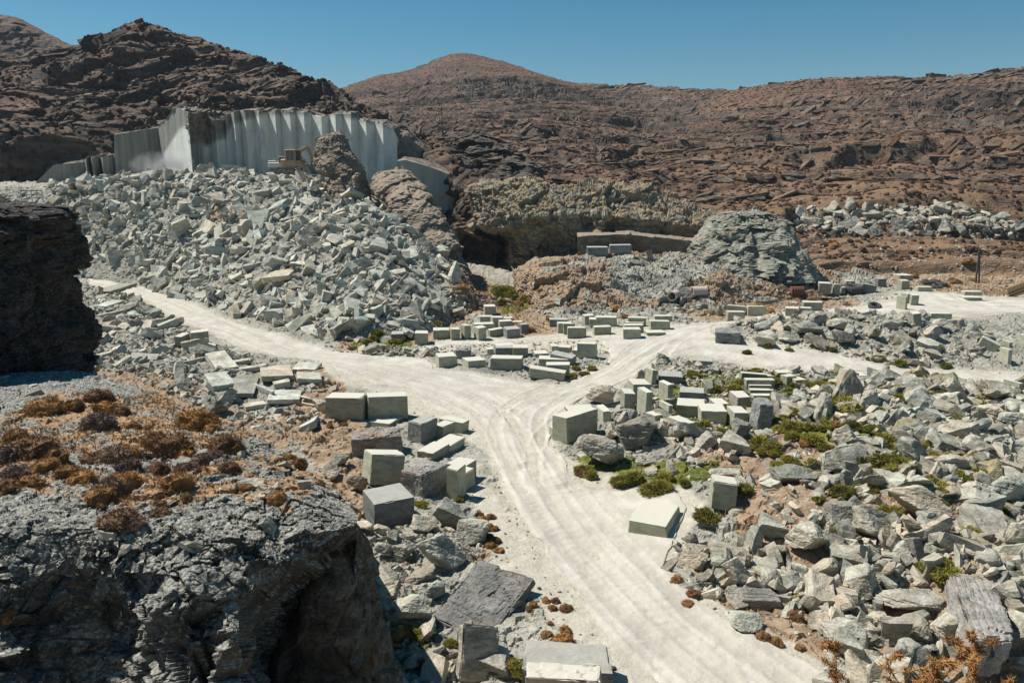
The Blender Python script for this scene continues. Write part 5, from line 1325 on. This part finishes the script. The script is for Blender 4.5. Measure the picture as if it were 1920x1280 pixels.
# ------------------------------------------------------------------ shrubs
def bush_np(seed, n=2400, lump=.25, flat=.62, blade=.075, up=.0, core=.9):
    r = np.random.default_rng(seed)
    d = r.normal(size=(n, 3)); d[:, 2] = np.abs(d[:, 2]) + up; d /= np.linalg.norm(d, axis=1, keepdims=True)
    rad = (1 + lump * fbm(d, 1.6, 3, seed) + .12 * fbm(d, 5, 2, seed + 1)) * .5
    base = d * (rad * r.uniform(.72, .95, n))[:, None]
    dirn = d + r.normal(size=(n, 3)) * .45; dirn /= np.linalg.norm(dirn, axis=1, keepdims=True)
    tip = base + dirn * (blade * r.uniform(.6, 1.5, n))[:, None]
    side = np.cross(dirn, r.normal(size=(n, 3))); side /= np.linalg.norm(side, axis=1, keepdims=True)
    w = blade * .16
    V = np.stack([base - side * w, base + side * w, tip], 1)
    F = np.arange(n * 3).reshape(n, 3)
    cv, cf = ICO[3]
    cr = (1 + lump * fbm(cv, 1.6, 3, seed) + .12 * fbm(cv, 5, 2, seed + 1)) * .5 * core * (1 + .10 * facet(cv, 5, seed, .9, .5))
    C = cv * cr[:, None]; C[:, 2] = np.maximum(C[:, 2], -.12)
    F = np.concatenate([F, cf + n * 3]); tipa = np.concatenate([np.tile([0, 0, 1.0], n), np.zeros(len(C))])
    V = np.concatenate([V.reshape(-1, 3), C]) * np.array([1, 1, flat * 1.0])
    return V, F, tipa
def bush_mesh(seed, mat, **k):
    V, F, tp = bush_np(seed, **k); me = mesh_np('shrub', V, F, mat); attr(me, 'tip', tp); return me
BU = {}
BU['dry'] = [bush_mesh(600 + i, M['drybush'], lump=.45, flat=.95) for i in range(5)]
BU['grey'] = [bush_mesh(620 + i, M['greybush'], lump=.5, flat=.9, blade=.095) for i in range(4)]
BU['green'] = [bush_mesh(640 + i, M['greenbush'], n=1800, lump=.6, flat=.8, blade=.12, core=.8) for i in range(4)]
BU['low'] = [bush_mesh(660 + i, M['drybush'], n=450, lump=.4, flat=.9, blade=.12) for i in range(3)]
def put_bush(kind, p, s, r, label, group, asp=1.0, cat='shrub', name='dry_shrub'):
    m = BU[kind][int(r.integers(len(BU[kind])))]
    o = link(name, m, None, p); o.rotation_euler = (float(r.uniform(-.1, .1)), float(r.uniform(-.1, .1)), float(r.uniform(0, 6.28)))
    o.scale = (s * float(r.uniform(.9, 1.2)) * asp, s * float(r.uniform(.85, 1.1)), s * float(r.uniform(.75, 1.05)))
    tag(o, label, cat, group); return o
rb = np.random.default_rng(5)
BIG = [(185,740,70,'dry'),(200,760,60,'dry'),(90,757,90,'dry'),(185,790,75,'grey'),(370,785,85,'dry'),(395,800,45,'dry'),(425,830,85,'dry'),(315,830,95,'dry'),(290,820,60,'dry'),(250,795,38,'dry'),
       (30,815,60,'dry'),(60,835,90,'dry'),(20,845,70,'grey'),(100,855,70,'dry'),(175,855,60,'dry'),(215,850,80,'grey'),(130,880,60,'dry'),(240,850,70,'dry'),(30,880,60,'grey'),(85,865,60,'dry'),
       (210,905,90,'grey'),(235,900,80,'dry'),(190,925,70,'dry'),(225,965,95,'grey'),(255,975,50,'grey'),(300,958,40,'grey'),(330,900,62,'dry'),(300,875,60,'dry'),(240,870,60,'grey'),(380,860,50,'grey'),
       (430,875,55,'dry'),(400,850,45,'grey'),(458,910,42,'dry'),(519,930,46,'dry'),(155,890,60,'dry'),(280,800,30,'dry'),(345,855,50,'dry'),(560,868,40,'dry'),(545,855,30,'dry'),(350,872,50,'grey'),
       (230,770,40,'dry'),(140,758,50,'dry'),(5,910,60,'dry'),(-40,860,90,'dry'),(-80,920,100,'grey'),(60,900,50,'dry'),(600,905,28,'dry'),(350,930,30,'dry'),(300,940,26,'dry'),(10,1150,50,'dry')]
for u, v, w, k in BIG:
    h, _ = hit(u, min(v + w * .18, 1279))
    if h is None or h.y > 40: continue
    t = h.y * cp - (h.z - CAM_H) * sp; s = .84 * w / FPX * t
    put_bush(k, (h.x, h.y, h.z - .02 * s), s, rb, 'rusty brown dry cushion shrub on the near spur' if k == 'dry' else 'greyish brown twiggy cushion shrub on the near spur', 'rusty cushion shrubs on the near spur' if k == 'dry' else 'greyish shrubs on the near spur')
SMALL = [(775,1040),(783,1025),(812,1018),(800,975),(812,995),(905,967),(915,980),(925,1000),(935,1020),(905,970),(910,985),(920,992),(770,1080)]
RS = [(898,962,22),(905,970,24),(920,967,18),(912,985,28),(925,988,20),(918,1003,20),(928,1010,22),(920,1020,22),(934,1028,20),(1024,1122,18),(1042,1124,18),(1036,1136,20),(1061,1136,26),(1000,1130,18),(994,1142,16),(1032,1166,16),(1025,1186,22),(1060,1178,26),(1055,1195,36),
      (748,1187,44),(717,1160,30),(722,1210,34),(765,1238,34),(800,1235,42),(822,1225,30),(790,1258,28),(735,1238,28),(930,1228,24),(1150,1250,12),(1090,885,26),(1320,1085,42),(1300,1110,30),(1270,1085,28),(1290,1128,26),(1430,1190,34),(1455,1200,26),(1590,1080,24),(1490,1150,30),(1540,1130,20),(1850,1095,50),(1880,1130,36),(1500,1210,20)]
for u, v, w in RS:
    h, _ = hit(u, v + w * .25)
    if h is None or h.y < 15: continue
    t = h.y * cp - (h.z - CAM_H) * sp; s = w / FPX * t
    put_bush('dry', h, s, rb, 'small round brown cushion shrub beside the lower road', 'small cushion shrubs beside the lower road')
GS = [(1095,880,34),(1110,890,30),(1165,900,46),(1190,895,40),(1225,915,50),(1240,910,46),(1285,905,24),(1395,915,38),(1325,965,46),(1535,935,26),(1245,895,40),(1300,700,26),(1340,728,34),(1330,720,26),(1390,780,40),(1300,790,24),(1320,796,30),(1500,775,40),(1520,800,36),(1575,765,60),(1590,755,50),(1550,775,40),
      (1450,835,38),(1460,870,30),(1530,870,30),(1620,870,60),(1650,865,60),(1690,870,44),(1500,800,30),(1640,735,30),(1730,740,26),(1770,810,36),(1600,800,34),(1480,860,30),(1575,990,26),(1760,1050,46),(1775,1075,60),(1790,1090,46),(1735,1065,40),(1850,1110,30),(1530,1115,60),(1510,1130,50),
      (785,1190,42),(770,1200,30),(845,1205,30),(720,1180,26),(790,945,26),(862,935,22),(965,1245,40),(975,1255,36),(700,790,16),(1110,690,20),(1095,700,18),(1070,705,20),(1080,690,18),(710,625,30),(690,640,24),(740,640,26),(820,605,18),(850,590,18),(700,635,22),(945,548,34),(965,552,40),(985,560,30),(940,565,20),
      (1750,880,40),(1800,890,36),(1850,870,36),(1900,900,36),(1700,830,30),(1830,930,40),(1880,960,30),(640,870,18),(1400,660,18),(1650,670,24),(1560,655,16),(1440,650,16),(1760,650,18),(1480,655,16)]
for u, v, w in GS:
    h, _ = hit(u, v + w * .2)
    if h is None or h.y < 15: continue
    t = h.y * cp - (h.z - CAM_H) * sp; s = .95 * w / FPX * t
    put_bush('green', (h.x, h.y, h.z + .10 * s), s, rb, 'yellow-green shrub growing among the quarry rubble', 'yellow-green shrubs among the rubble', name='green_shrub')
# more of them in the dry slopes
def scatter_bush(kind, sheets, poly, n, smin, smax, label, group, name, r, zone=None):
    P, N_ = sample(sheets, n * 2, poly, r, zone); k = off_road(P, .2) & clear_of(P, .3); P = P[k][:n]
    for p in P: put_bush(kind, (p[0], p[1], p[2] + (.12 if kind == 'green' else .0)), float(r.uniform(smin, smax)), r, label, group, name=name)
scatter_bush('low', ['rocky_bench', 'ground', 'spoil_heap'], [[(970,520),(1640,545),(1640,580),(1300,610),(1000,600)],[(840,490),(960,560),(900,620),(830,560)],[(960,560),(1050,600),(1040,640),(940,620)]], 70, .5, 1.3, 'small reddish brown shrub on the soil of the rocky bench', 'small brown shrubs on the rocky bench', 'dry_shrub', rb)
scatter_bush('low', ['hillside', 'ground'], [(1500,440),(2050,440),(2050,560),(1720,540)], 90, .7, 1.8, 'brown cushion shrub on the slope behind the upper yard', 'brown shrubs on the slope behind the upper yard', 'dry_shrub', rb)
scatter_bush('dry', ['ground'], [[(560,700),(640,720),(700,800),(690,1000),(600,900),(520,810)],[(1250,1060),(1500,1120),(1560,1280),(1400,1180)],[(1440,740),(1920,760),(1920,1000),(1500,900)]], 40, .3, .7, 'low brown shrub between the stones of the quarry floor', 'brown shrubs on the quarry floor', 'dry_shrub', rb)
scatter_bush('green', ['ground'], [[(1380,690),(1560,720),(2000,760),(2000,1100),(1700,1000),(1500,900),(1300,800)],[(1350,650),(1560,660),(1800,690),(1700,700),(1400,668)]], 210, .35, 1.0, 'yellow-green shrub growing among the quarry rubble', 'yellow-green shrubs among the rubble', 'green_shrub', rb)
# scrub on the far slopes: nobody could count it
LB = [(lambda V, F: (V * np.array([.5, .5, .38]), F))(*ICO[1]) for _ in range(1)]
stuff_rocks('hill_scrub', LB, ['hillside'], None, 52000, .35, 1.2, .1, M['hillscrub'], 'dark reddish scrub dotted over the brown hillside', rb, pw=1.6, offroad=False, zone=lambda c: (c[..., 1] < 690) & (c[..., 1] > 115), dens=lambda c: np.clip(220 / c[..., 1], .2, 2), kindcat='scrub')
stuff_rocks('left_hill_scrub', LB, ['rocky_hill'], None, 5000, .5, 1.5, .1, M['hillscrub'], 'dark scrub dotted over the rocky hill', rb, pw=1.6, offroad=False, zone=lambda c: c[..., 1] < 215, kindcat='scrub')
# dry grass
def grass_np(seed):
    r = np.random.default_rng(seed); n = 9
    b = r.normal(size=(n, 3)) * .12; b[:, 2] = 0
    t = b + np.stack([r.normal(size=n) * .25, r.normal(size=n) * .25, r.uniform(.5, 1, n)], -1)
    s = np.stack([r.normal(size=n), r.normal(size=n), np.zeros(n)], -1) * .05
    return np.stack([b - s, b + s, t], 1).reshape(-1, 3), np.arange(n * 3).reshape(n, 3)
GR = [grass_np(i) for i in range(6)]
def grass(name, sheets, poly, n, a, b, label, zone=None, dens=None):
    o = stuff_rocks(name, GR, sheets, poly, n, a, b, .12, M['drygrass'], label, rb, pw=1.5, sink=.22, offroad=True, thr=.15, zone=zone, dens=dens, kindcat='dry grass')
grass('spur_grass', ['rock_spur'], SDRY, 14000, .05, .14, 'orange dry grass on the near spur', dens=lambda c: sstep(-.25, .3, fbm(c, .5, 3, 9)))
grass('floor_grass', ['ground', 'spoil_heap', 'rocky_bench'], DRY[1:], 14000, .12, .4, 'orange dry grass on the quarry floor', dens=lambda c: sstep(-.1, .35, fbm(c, .25, 3, 19)))

# green pond in the pit
pw = [(918,548),(930,538),(950,536),(968,541),(972,550),(955,556),(930,556)]
pv = []
for u, v in smooth_line(pw + [pw[0]], 2)[:-1]:
    D = dfrom(v, .05); pv.append((float(xfrom(u, D, .05)), D, .06 + .12))
bm = bmesh.new(); vs_ = [bm.verts.new(p) for p in pv]; bm.faces.new(vs_); mw = bpy.data.meshes.new('pond'); bm.to_mesh(mw); bm.free(); mw.materials.append(M['water'])
o = link('pond', mw); o['kind'] = 'structure'

# ------------------------------------------------------------------ small mesh builder for the machines and street things
class MB:
    def __init__(s): s.bm = bmesh.new()
    def box(s, c, d, rot=(0, 0, 0), bev=.03, taper=None):
        m = Matrix.Translation(c) @ Euler(rot).to_matrix().to_4x4() @ Matrix.Diagonal((*d, 1))
        r = bmesh.ops.create_cube(s.bm, size=1.0, matrix=m); vs = r['verts']
        if bev:
            es = list({e for v in vs for e in v.link_edges}); bmesh.ops.bevel(s.bm, geom=es, offset=min(bev, min(d) * .3), segments=1, affect='EDGES')
        return s
    def cyl(s, a, b, r0, r1=None, n=12, caps=True):
        a, b = Vector(a), Vector(b); d = b - a; q = d.to_track_quat('Z', 'Y').to_matrix().to_4x4()
        m = Matrix.Translation((a + b) / 2) @ q
        bmesh.ops.create_cone(s.bm, cap_ends=caps, segments=n, radius1=r0, radius2=r1 if r1 is not None else r0, depth=d.length, matrix=m)
        return s
    def prism(s, pts, y0, y1):
        """side outline (x, z) pulled from y0 to y1"""
        a = [s.bm.verts.new((x, y0, z)) for x, z in pts]; b = [s.bm.verts.new((x, y1, z)) for x, z in pts]
        n = len(pts); s.bm.faces.new(a); s.bm.faces.new(b[::-1])
        for i in range(n): s.bm.faces.new((a[i], b[i], b[(i + 1) % n], a[(i + 1) % n]))
        return s
    def tube(s, pts, r, n=6):
        for a, b in zip(pts[:-1], pts[1:]): s.cyl(a, b, r, r, n)
        return s
    def torus(s, c, R_, r, n=28, m=10, rot=None, tread=0):
        V = []
        for i in range(n):
            a = 2 * math.pi * i / n
            for j in range(m):
                b = 2 * math.pi * j / m; rr = r * (1 + (tread if i % 2 else 0) * (math.cos(b) > .3))
                V.append(Vector(((R_ + rr * math.cos(b)) * math.cos(a), (R_ + rr * math.cos(b)) * math.sin(a), r * 1.3 * math.sin(b))))
        Mx = Matrix.Translation(c) @ (rot or Matrix.Identity(4))
        vv = [s.bm.verts.new(Mx @ v) for v in V]
        for i in range(n):
            for j in range(m):
                s.bm.faces.new((vv[i * m + j], vv[((i + 1) % n) * m + j], vv[((i + 1) % n) * m + (j + 1) % m], vv[i * m + (j + 1) % m]))
        return s
    def build(s, name, mat, parent=None):
        bmesh.ops.recalc_face_normals(s.bm, faces=s.bm.faces[:])
        me = bpy.data.meshes.new(name); s.bm.to_mesh(me); s.bm.free(); me.materials.append(M[mat] if isinstance(mat, str) else mat)
        return link(name, me, parent)
def track_unit(parent, y, L, h, w):
    r = h / 2
    out = []
    for i in range(9): a = math.pi / 2 + math.pi * i / 8; out.append((-L / 2 + r + r * math.cos(a), r + r * math.sin(a)))
    for i in range(9): a = -math.pi / 2 + math.pi * i / 8; out.append((L / 2 - r + r * math.cos(a), r + r * math.sin(a)))
    inn = [(x * .9, r + (z - r) * .72) for x, z in out]
    b = MB()
    n = len(out)
    for i in range(n):
        o1, o2, i1, i2 = out[i], out[(i + 1) % n], inn[i], inn[(i + 1) % n]
        b.prism([o1, o2, i2, i1], y - w / 2, y + w / 2)
    k = 0
    P = out + [out[0]]
    for (x1, z1), (x2, z2) in zip(P[:-1], P[1:]):
        m = max(1, int(math.hypot(x2 - x1, z2 - z1) / .22))
        for q in range(m):
            f = (q + .5) / m; x, z = x1 + (x2 - x1) * f, z1 + (z2 - z1) * f
            b.box((x, y, z), (.05, w * 1.02, .06), (0, -math.atan2(z2 - z1, x2 - x1), 0), 0)
    t = b.build('track', 'track', parent)
    for i in range(5):
        wx = -L / 2 + r + (L - 2 * r) * i / 4
        rr = r * .62 if i in (0, 4) else r * .34; zz = r if i in (0, 4) else r * .52
        MB().cyl((wx, y - w * .4, zz), (wx, y + w * .4, zz), rr, rr, 14).build('wheel', 'steel', t)
    MB().box((0, y, r * 1.05), (L - 2 * r, w * .6, r * .5), bev=.02).build('track_frame', 'steel', t)
# tracked loader
def place_root(name, u, v, rz, label, cat, D=None):
    h, _ = hit(u, v)
    p = h if D is None else Vector((float(xfrom(u, D, zfrom(v, D))), D, float(zfrom(v, D))))
    r = empty(name, p, rz); tag(r, label, cat); return r
def pocket_rock_free(x, y, r): KEEP_OUT.append((x, y, r))
LD = place_root('tracked_loader', 556, 329, R(-22), 'dusty yellow tracked loader with its bucket down at the top of the spoil heap', 'loader', 122.0)
for y in (-.85, .85): track_unit(LD, y, 2.9, .95, .5)
MB().box((-.55, 0, 1.25), (2.1, 1.15, .9), bev=.08).box((-1.35, 0, 1.5), (.7, 1.3, .9), bev=.08).build('body', 'yellow', LD)
MB().prism([(.3, .95), (1.25, .95), (1.3, 1.45), (.9, 1.75), (.3, 1.75)], -.5, .5).box((1.0, 0, 1.85), (.5, .5, .2)).build('engine_hood', 'yellow', LD)
cabp = MB()
for x, y in ((-.9, -.55), (-.9, .55), (.35, -.55), (.35, .55)): cabp.box((x, y, 2.3), (.1, .1, 1.35), bev=.01)
cabp.box((-.28, 0, 3.02), (1.55, 1.35, .12), bev=.03).box((-.28, 0, 1.72), (1.4, 1.2, .16)).box((-.3, -.56, 2.3), (.07, .07, 1.3), bev=.01)
cabf = cabp.build('cab', 'yellow', LD)
MB().box((-.28, 0, 2.35), (1.2, 1.02, 1.25), bev=.02).build('window', 'glass', cabf)
arms = MB()
for y in (-.55, .55): arms.prism([(.1, 1.3), (.25, 1.55), (1.3, 1.3), (2.15, .75), (2.1, .45), (1.2, 1.0)], y - .08, y + .08)
arms.box((1.3, 0, 1.1), (.15, 1.1, .15)).cyl((.5, .3, 1.75), (1.7, .3, 1.35), .06).cyl((.5, -.3, 1.75), (1.7, -.3, 1.35), .06)
arms.build('lift_arm', 'yellow', LD)
bk = MB()
prof = [(2.1, 1.25), (2.05, .7), (2.15, .35), (2.4, .12), (3.0, .05), (3.0, .12), (2.45, .22), (2.27, .42), (2.18, .75), (2.2, 1.25)]
bk.prism(prof, -1.15, 1.15)
for y in (-1.15, 1.10): bk.prism([(2.1, 1.2), (2.05, .7), (2.15, .35), (2.4, .12), (3.0, .06), (2.95, .3), (2.5, 1.0)], y, y + .05)
bko = bk.build('bucket', 'steel', LD)
tt_ = MB()
for k in range(7): tt_.box((3.08, -1.05 + k * .35, .08), (.22, .1, .06), bev=.01)
tt_.build('bucket_teeth', 'steel', bko)
MB().cyl((.75, .25, 1.75), (.75, .25, 2.3), .05).build('exhaust_pipe', 'steel', LD)
LD.scale = (1.28, 1.28, 1.22)
# excavator behind it
EX = place_root('excavator', 528, 325, R(-6), 'dusty white tracked excavator with its arm raised behind the loader', 'excavator', 127.0)
for y in (-1.0, 1.0): track_unit(EX, y, 3.6, .85, .55)
MB().cyl((0, 0, .75), (0, 0, 1.05), .8, .8, 20).build('turntable', 'steel', EX)
MB().box((-.65, 0, 1.55), (3.0, 2.3, .85), bev=.1).box((-1.35, .1, 2.15), (1.5, 2.1, .45), bev=.08).build('body', 'whitepaint', EX)
cb = MB()
for x, y in ((.05, -1.1), (.05, -.35), (1.1, -1.1), (1.1, -.35)): cb.box((x, y, 2.2), (.09, .09, 1.7), bev=.01)
cb.box((.58, -.72, 3.05), (1.2, .9, .1)).box((.58, -.72, 1.45), (1.2, .9, .25))
cbo = cb.build('cab', 'whitepaint', EX); MB().box((.58, -.72, 2.25), (1.02, .72, 1.5), bev=.02).build('window', 'glass', cbo)
MB().prism([(.7, 1.5), (1.0, 1.3), (2.2, 3.0), (5.4, 4.55), (5.3, 4.85), (2.0, 3.55)], -.02, .38).build('boom', 'yellow', EX)
st_ = MB().prism([(4.95, 4.75), (5.35, 5.1), (5.75, 4.8), (6.25, 2.2), (6.05, 2.15), (5.2, 4.3)], .04, .32).build('stick', 'yellow', EX)
MB().prism([(6.0, 2.3), (6.35, 2.3), (6.45, 1.7), (6.15, 1.15), (5.55, 1.05), (5.95, 1.6)], -.3, .65).build('bucket', 'steel', st_)
MB().cyl((1.6, .18, 1.9), (2.9, .18, 3.2), .07).cyl((2.8, .18, 4.1), (5.0, .18, 4.9), .06).build('hydraulic_ram', 'steel', EX)
MB().box((-1.3, .6, 2.5), (.7, .5, .3), bev=.03).cyl((-1.1, .1, 2.3), (-1.1, .1, 2.75), .06).build('exhaust_box', 'steel', EX)
EX.scale = (.82, .82, .82)
# poles
def pole(u, v, top, D, label, arm=True, rad=.13, name='utility_pole', mat='wood'):
    z = float(zfrom(v, D)); zt = float(zfrom(top, D)); x = float(xfrom(u, D, z))
    r = empty(name, (x, D, z - .5)); tag(r, label, 'pole')
    MB().cyl((0, 0, -.5), (0, 0, zt - z + .5), rad, rad * .7, 10).build('shaft', mat, r)
    if arm:
        a = MB().box((0, 0, zt - z + .1), (rad * 11, .12, .14), bev=.01).build('crossarm', mat, r)
        for s_ in (-1, 0, 1): MB().cyl((s_ * rad * 4.8, 0, zt - z + .17), (s_ * rad * 4.8, 0, zt - z + .42), .06, .045, 8).build('insulator', 'steel', a)
    return r
pole(829, 248, 200, 190, 'wooden utility pole on the slope below the conical hill', True, .13)
p = pole(1829, 531, 466, 103, 'dark double pole standing above the upper right yard', False, .15)
MB().cyl((.55, .1, 0), (.1, 0, 4.2), .12, .1, 8).box((.05, 0, 4.3), (.5, .2, .5), bev=.02).build('brace', 'wood', p)
# old tyres
def tyre(u, v, R_, r, rot, label, group=None):
    h, _ = hit(u, v); z = max(h.z, down(h.x, h.y, 60)[0])
    lift = r * 1.3 if abs(rot[0]) < .7 else R_ * .8
    o = MB().torus((0, 0, 0), R_, r, tread=.12, rot=Euler(rot).to_matrix().to_4x4()).build('old_tyre', 'rubber'); o.location = (h.x, h.y, z + lift); tag(o, label, 'tyre', group)
tyre(1598, 549, .85, .36, (R(6), 0, 0), 'large black tyre lying in front of the pale blocks at the upper yard')
tyre(1640, 578, .5, .18, (R(20), 0, 0), 'small black tyre half buried in the bank above the upper road')
for k, (u, v, q) in enumerate(((1738,533,8),(1752,532,0),(1757,541,14),(1765,537,4))): tyre(u, v, .5, .2, (R(q), R(q * .5), 0), 'dusty small tyre in the heap of tyres beside the long low block', 'heap of dusty tyres in the yard')
# rusty crate
h, _ = hit(1494, 553)
rc = empty('rusty_crate', (h.x, h.y, h.z + .02)); tag(rc, 'rusty iron crate on the bank above the upper road', 'crate')
MB().box((0, 0, .35), (1.5, .9, .6), bev=.03).build('body', 'rust', rc)
bb_ = MB()
for k in range(5): bb_.box((-.6 + k * .3, 0, .78), (.12, .9, .28), bev=.01)
bb_.build('rib', 'rust', rc)
# concrete pipes on the bench
for k, (u, v, q) in enumerate(((1311, 553, 8), (1264, 561, 60))):
    h, _ = hit(u, v)
    b_ = MB(); n = 18
    for i in range(n):
        a0, a1 = 2 * math.pi * i / n, 2 * math.pi * (i + 1) / n
        f = lambda a, r: (r * math.cos(a), r * math.sin(a))
        b_.prism([f(a0, .5), f(a1, .5), f(a1, .4), f(a0, .4)], -.8, .8)
    o = b_.build('concrete_pipe', 'pipe'); o.location = (h.x, h.y, h.z + .42); o.rotation_euler = (0, 0, R(90 + q))
    tag(o, ['faded pink concrete pipe lying on the bench above the double row of blocks', 'short pale concrete pipe showing its open end on the bench'][k], 'pipe')
# yellow panel stack at right edge
h, _ = hit(1906, 556)
pn = empty('ochre_panel', (h.x, h.y, h.z), R(-10)); tag(pn, 'tilted ochre frame of boards at the right edge above the upper road', 'panel')
MB().box((0, 0, .75), (2.0, .12, 1.3), (0, R(-24), 0), bev=.02).build('board', 'ochre_paint', pn)
MB().box((0, -.1, .75), (2.1, .1, .12), (0, R(-24), 0), bev=.01).box((-.2, -.1, .3), (2.0, .1, .1), (0, R(-24), 0), bev=.01).build('batten', 'wood', pn)
# fence at far left and compressor
z0 = float(zfrom(372, 112)); fx = [float(xfrom(u, 112, z0)) for u in (40, 80)]
fe = empty('wooden_rail_fence', (fx[0], 112, z0 - .2)); tag(fe, 'small pale rail fence at the far left behind the black outcrop', 'fence')
Lf = fx[1] - fx[0]
for k in range(5): MB().box((Lf * k / 4, 0, .6), (.13, .13, 1.6), bev=.01).build('post', 'whitepaint', fe)
MB().box((Lf / 2, 0, 1.25), (Lf + .2, .08, .12), bev=.01).box((Lf / 2, 0, .75), (Lf + .2, .08, .1), bev=.01).build('rail', 'rust', fe)
for u, v, D, lab in ((148, 338, 118, 'small orange compressor at the foot of the dark wall'), (398, 316, 130, 'rust-coloured shallow container on the bench beside the cone of gravel')):
    z = float(zfrom(v + 3, D)); x = float(xfrom(u, D, z))
    zz = down(x, D, 60)[0]
    c_ = empty('compressor' if D == 118 else 'container', (x, D, zz)); tag(c_, lab, 'compressor' if D == 118 else 'container')
    MB().box((0, 0, .6), (1.6 if D == 118 else 2.4, 1.0, .8), bev=.08).build('body', 'rust', c_)
    MB().cyl((-.5, -.5, .2), (-.5, .5, .2), .22).cyl((.5, -.5, .2), (.5, .5, .2), .22).build('wheel' if D == 118 else 'skid', 'rubber', c_)
    MB().box((0, 0, 1.05), (1.0, .7, .15), bev=.03).build('lid', 'yellow' if D == 118 else 'rust', c_)
# cable coil on the overhanging lip
h, _ = hit(622, 985)
# black cable loop
c = MB().tube([(.1 * math.cos(a) + .02 * a, .02 * a, .14 + .1 * math.sin(a)) for a in np.linspace(0, 9, 30)], .008, 5).build('cable_loop', 'wire')
hz = hit(636, 1003)[0]; c.location = (hz.x, hz.y - .05, hz.z); tag(c, 'loop of thin black cable on the overhanging rock lip', 'cable')

# ------------------------------------------------------------------ dry thistles close to the camera
def thistle(u, v, D, height, heads, seed, label, lean=(0, 0)):
    r = np.random.default_rng(seed)
    z = float(zfrom(v, D)); x = float(xfrom(u, D, z))
    zb = down(x, D, 13.5)[0]
    root = empty('dry_thistle', (x, D, zb - .02)); tag(root, label, 'thistle')
    H = z - zb
    b = MB(); tips = []
    def grow(p, d, L, rad, lvl):
        n = 6; q = Vector(p); dd = Vector(d)
        for i in range(n):
            dd = (dd + Vector(r.normal(size=3) * .07)).normalized(); q2 = q + dd * (L / n)
            rr = rad * (1 - .5 * (i + 1) / n); b.cyl(q, q2, rad * (1 - .5 * i / n), rr, 6)
            for _ in range(9):          # spines along the stem
                sd = (Vector(r.normal(size=3)) + dd * .3).normalized(); s0 = q.lerp(q2, float(r.random())); b.cyl(s0, s0 + sd * float(r.uniform(.015, .045)), .003, .0004, 4, False)
            if lvl < 2 and i >= 1 and r.random() < .95:
                bd = (dd * .8 + Vector((r.normal(), r.normal() * .6, .25))).normalized(); grow(q2, bd, L * float(r.uniform(.16, .32)), rr * .7, lvl + 1)
            q = q2
        tips.append((q.copy(), dd.copy()))
    grow((0, 0, 0), (lean[0], lean[1], 1), H * .92, .014, 0)
    b.build('stem', 'thistle', root)
    r.shuffle(tips)
    for q, dd in tips[:heads]:
        hb = MB(); R0 = float(r.uniform(.012, .019))
        bmesh.ops.create_icosphere(hb.bm, subdivisions=2, radius=R0, matrix=Matrix.Translation(q))
        for _ in range(60):
            sd = (Vector(r.normal(size=3)) + dd * .5).normalized(); hb.cyl(q + sd * R0 * .7, q + sd * R0 * float(r.uniform(1.8, 2.6)), .004, .0004, 4, False)
        hb.build('flower_head', 'thistle', root)
thistle(1665, 1232, 3.6, 1, 14, 1, 'dry orange thistle with spiky heads, tallest at the bottom right', (.05, 0))
thistle(1600, 1252, 3.5, 1, 8, 4, 'shorter dry thistle left of the tallest one at the bottom right', (-.15, 0))
thistle(1725, 1240, 3.7, 1, 12, 6, 'dry thistle right of the tallest one with heads spreading right', (.12, 0))
thistle(1530, 1265, 3.6, 1, 3, 9, 'low dry thistle with one or two heads nearest the road', (-.2, 0))

# drifting stone dust at the foot of the cut wall
def dust(u, v, D, rx, rz, dens, label):
    z = float(zfrom(v, D)); x = float(xfrom(u, D, z))
    V, F = ICO[3]
    V = V * (1 + .25 * fbm(V, 1.5, 3, 5))[:, None] * np.array([rx, rx * .6, rz])
    t = NT('dust_cloud'); t.n.remove(t.b)
    pv_ = t.n.new('ShaderNodeVolumePrincipled'); pv_.inputs['Color'].default_value = (.85, .84, .8, 1)
    tc = t.n.new('ShaderNodeTexCoord')
    m_ = t.n.new('ShaderNodeMapping'); m_.inputs['Scale'].default_value = (1 / rx, 1 / (rx * .6), 1 / rz); t.l.new(tc.outputs['Object'], m_.inputs[0])
    ln = t.n.new('ShaderNodeVectorMath'); ln.operation = 'LENGTH'; t.l.new(m_.outputs[0], ln.inputs[0])
    f = t.math('SUBTRACT', 1.0, ln.outputs['Value'], clamp=True)
    nz_ = t.noise(.5, 4, .6, tc.outputs['Object'])
    t.l.new(t.math('MULTIPLY', t.math('MULTIPLY', f, t.ramp(nz_, [(.4, 0.0), (.7, 1.0)])), dens), pv_.inputs['Density'])
    t.l.new(pv_.outputs[0], t.n['Material Output'].inputs['Volume'])
    o = link('dust_cloud', mesh_np('dust_cloud', V, F, t.m)); o.location = (x, D, z); tag(o, label, 'dust', None, 'stuff')
dust(306, 312, 126, 5.5, 2.6, 1.2, 'small cloud of pale dust at the foot of the cut wall')
thistle(1690, 1250, 3.4, 1, 10, 12, 'dense dry thistle low in the middle of the thistle clump', (.1, 0))
thistle(1760, 1255, 3.6, 1, 8, 15, 'dry thistle farthest right in the clump at the bottom right', (.15, 0))

# thin summer haze between the quarry and the far hills
t = NT('haze'); t.n.remove(t.b)
hv = t.n.new('ShaderNodeVolumePrincipled'); hv.inputs['Color'].default_value = (.80, .88, 1.0, 1); hv.inputs['Density'].default_value = .00011
t.l.new(hv.outputs[0], t.n['Material Output'].inputs['Volume'])
hb = MB(); hb.box((0, 500, 70), (2400, 1300, 176), bev=0)
o = hb.build('haze', t.m); o['kind'] = 'stuff'; o['label'] = 'thin bluish summer haze over the valley'
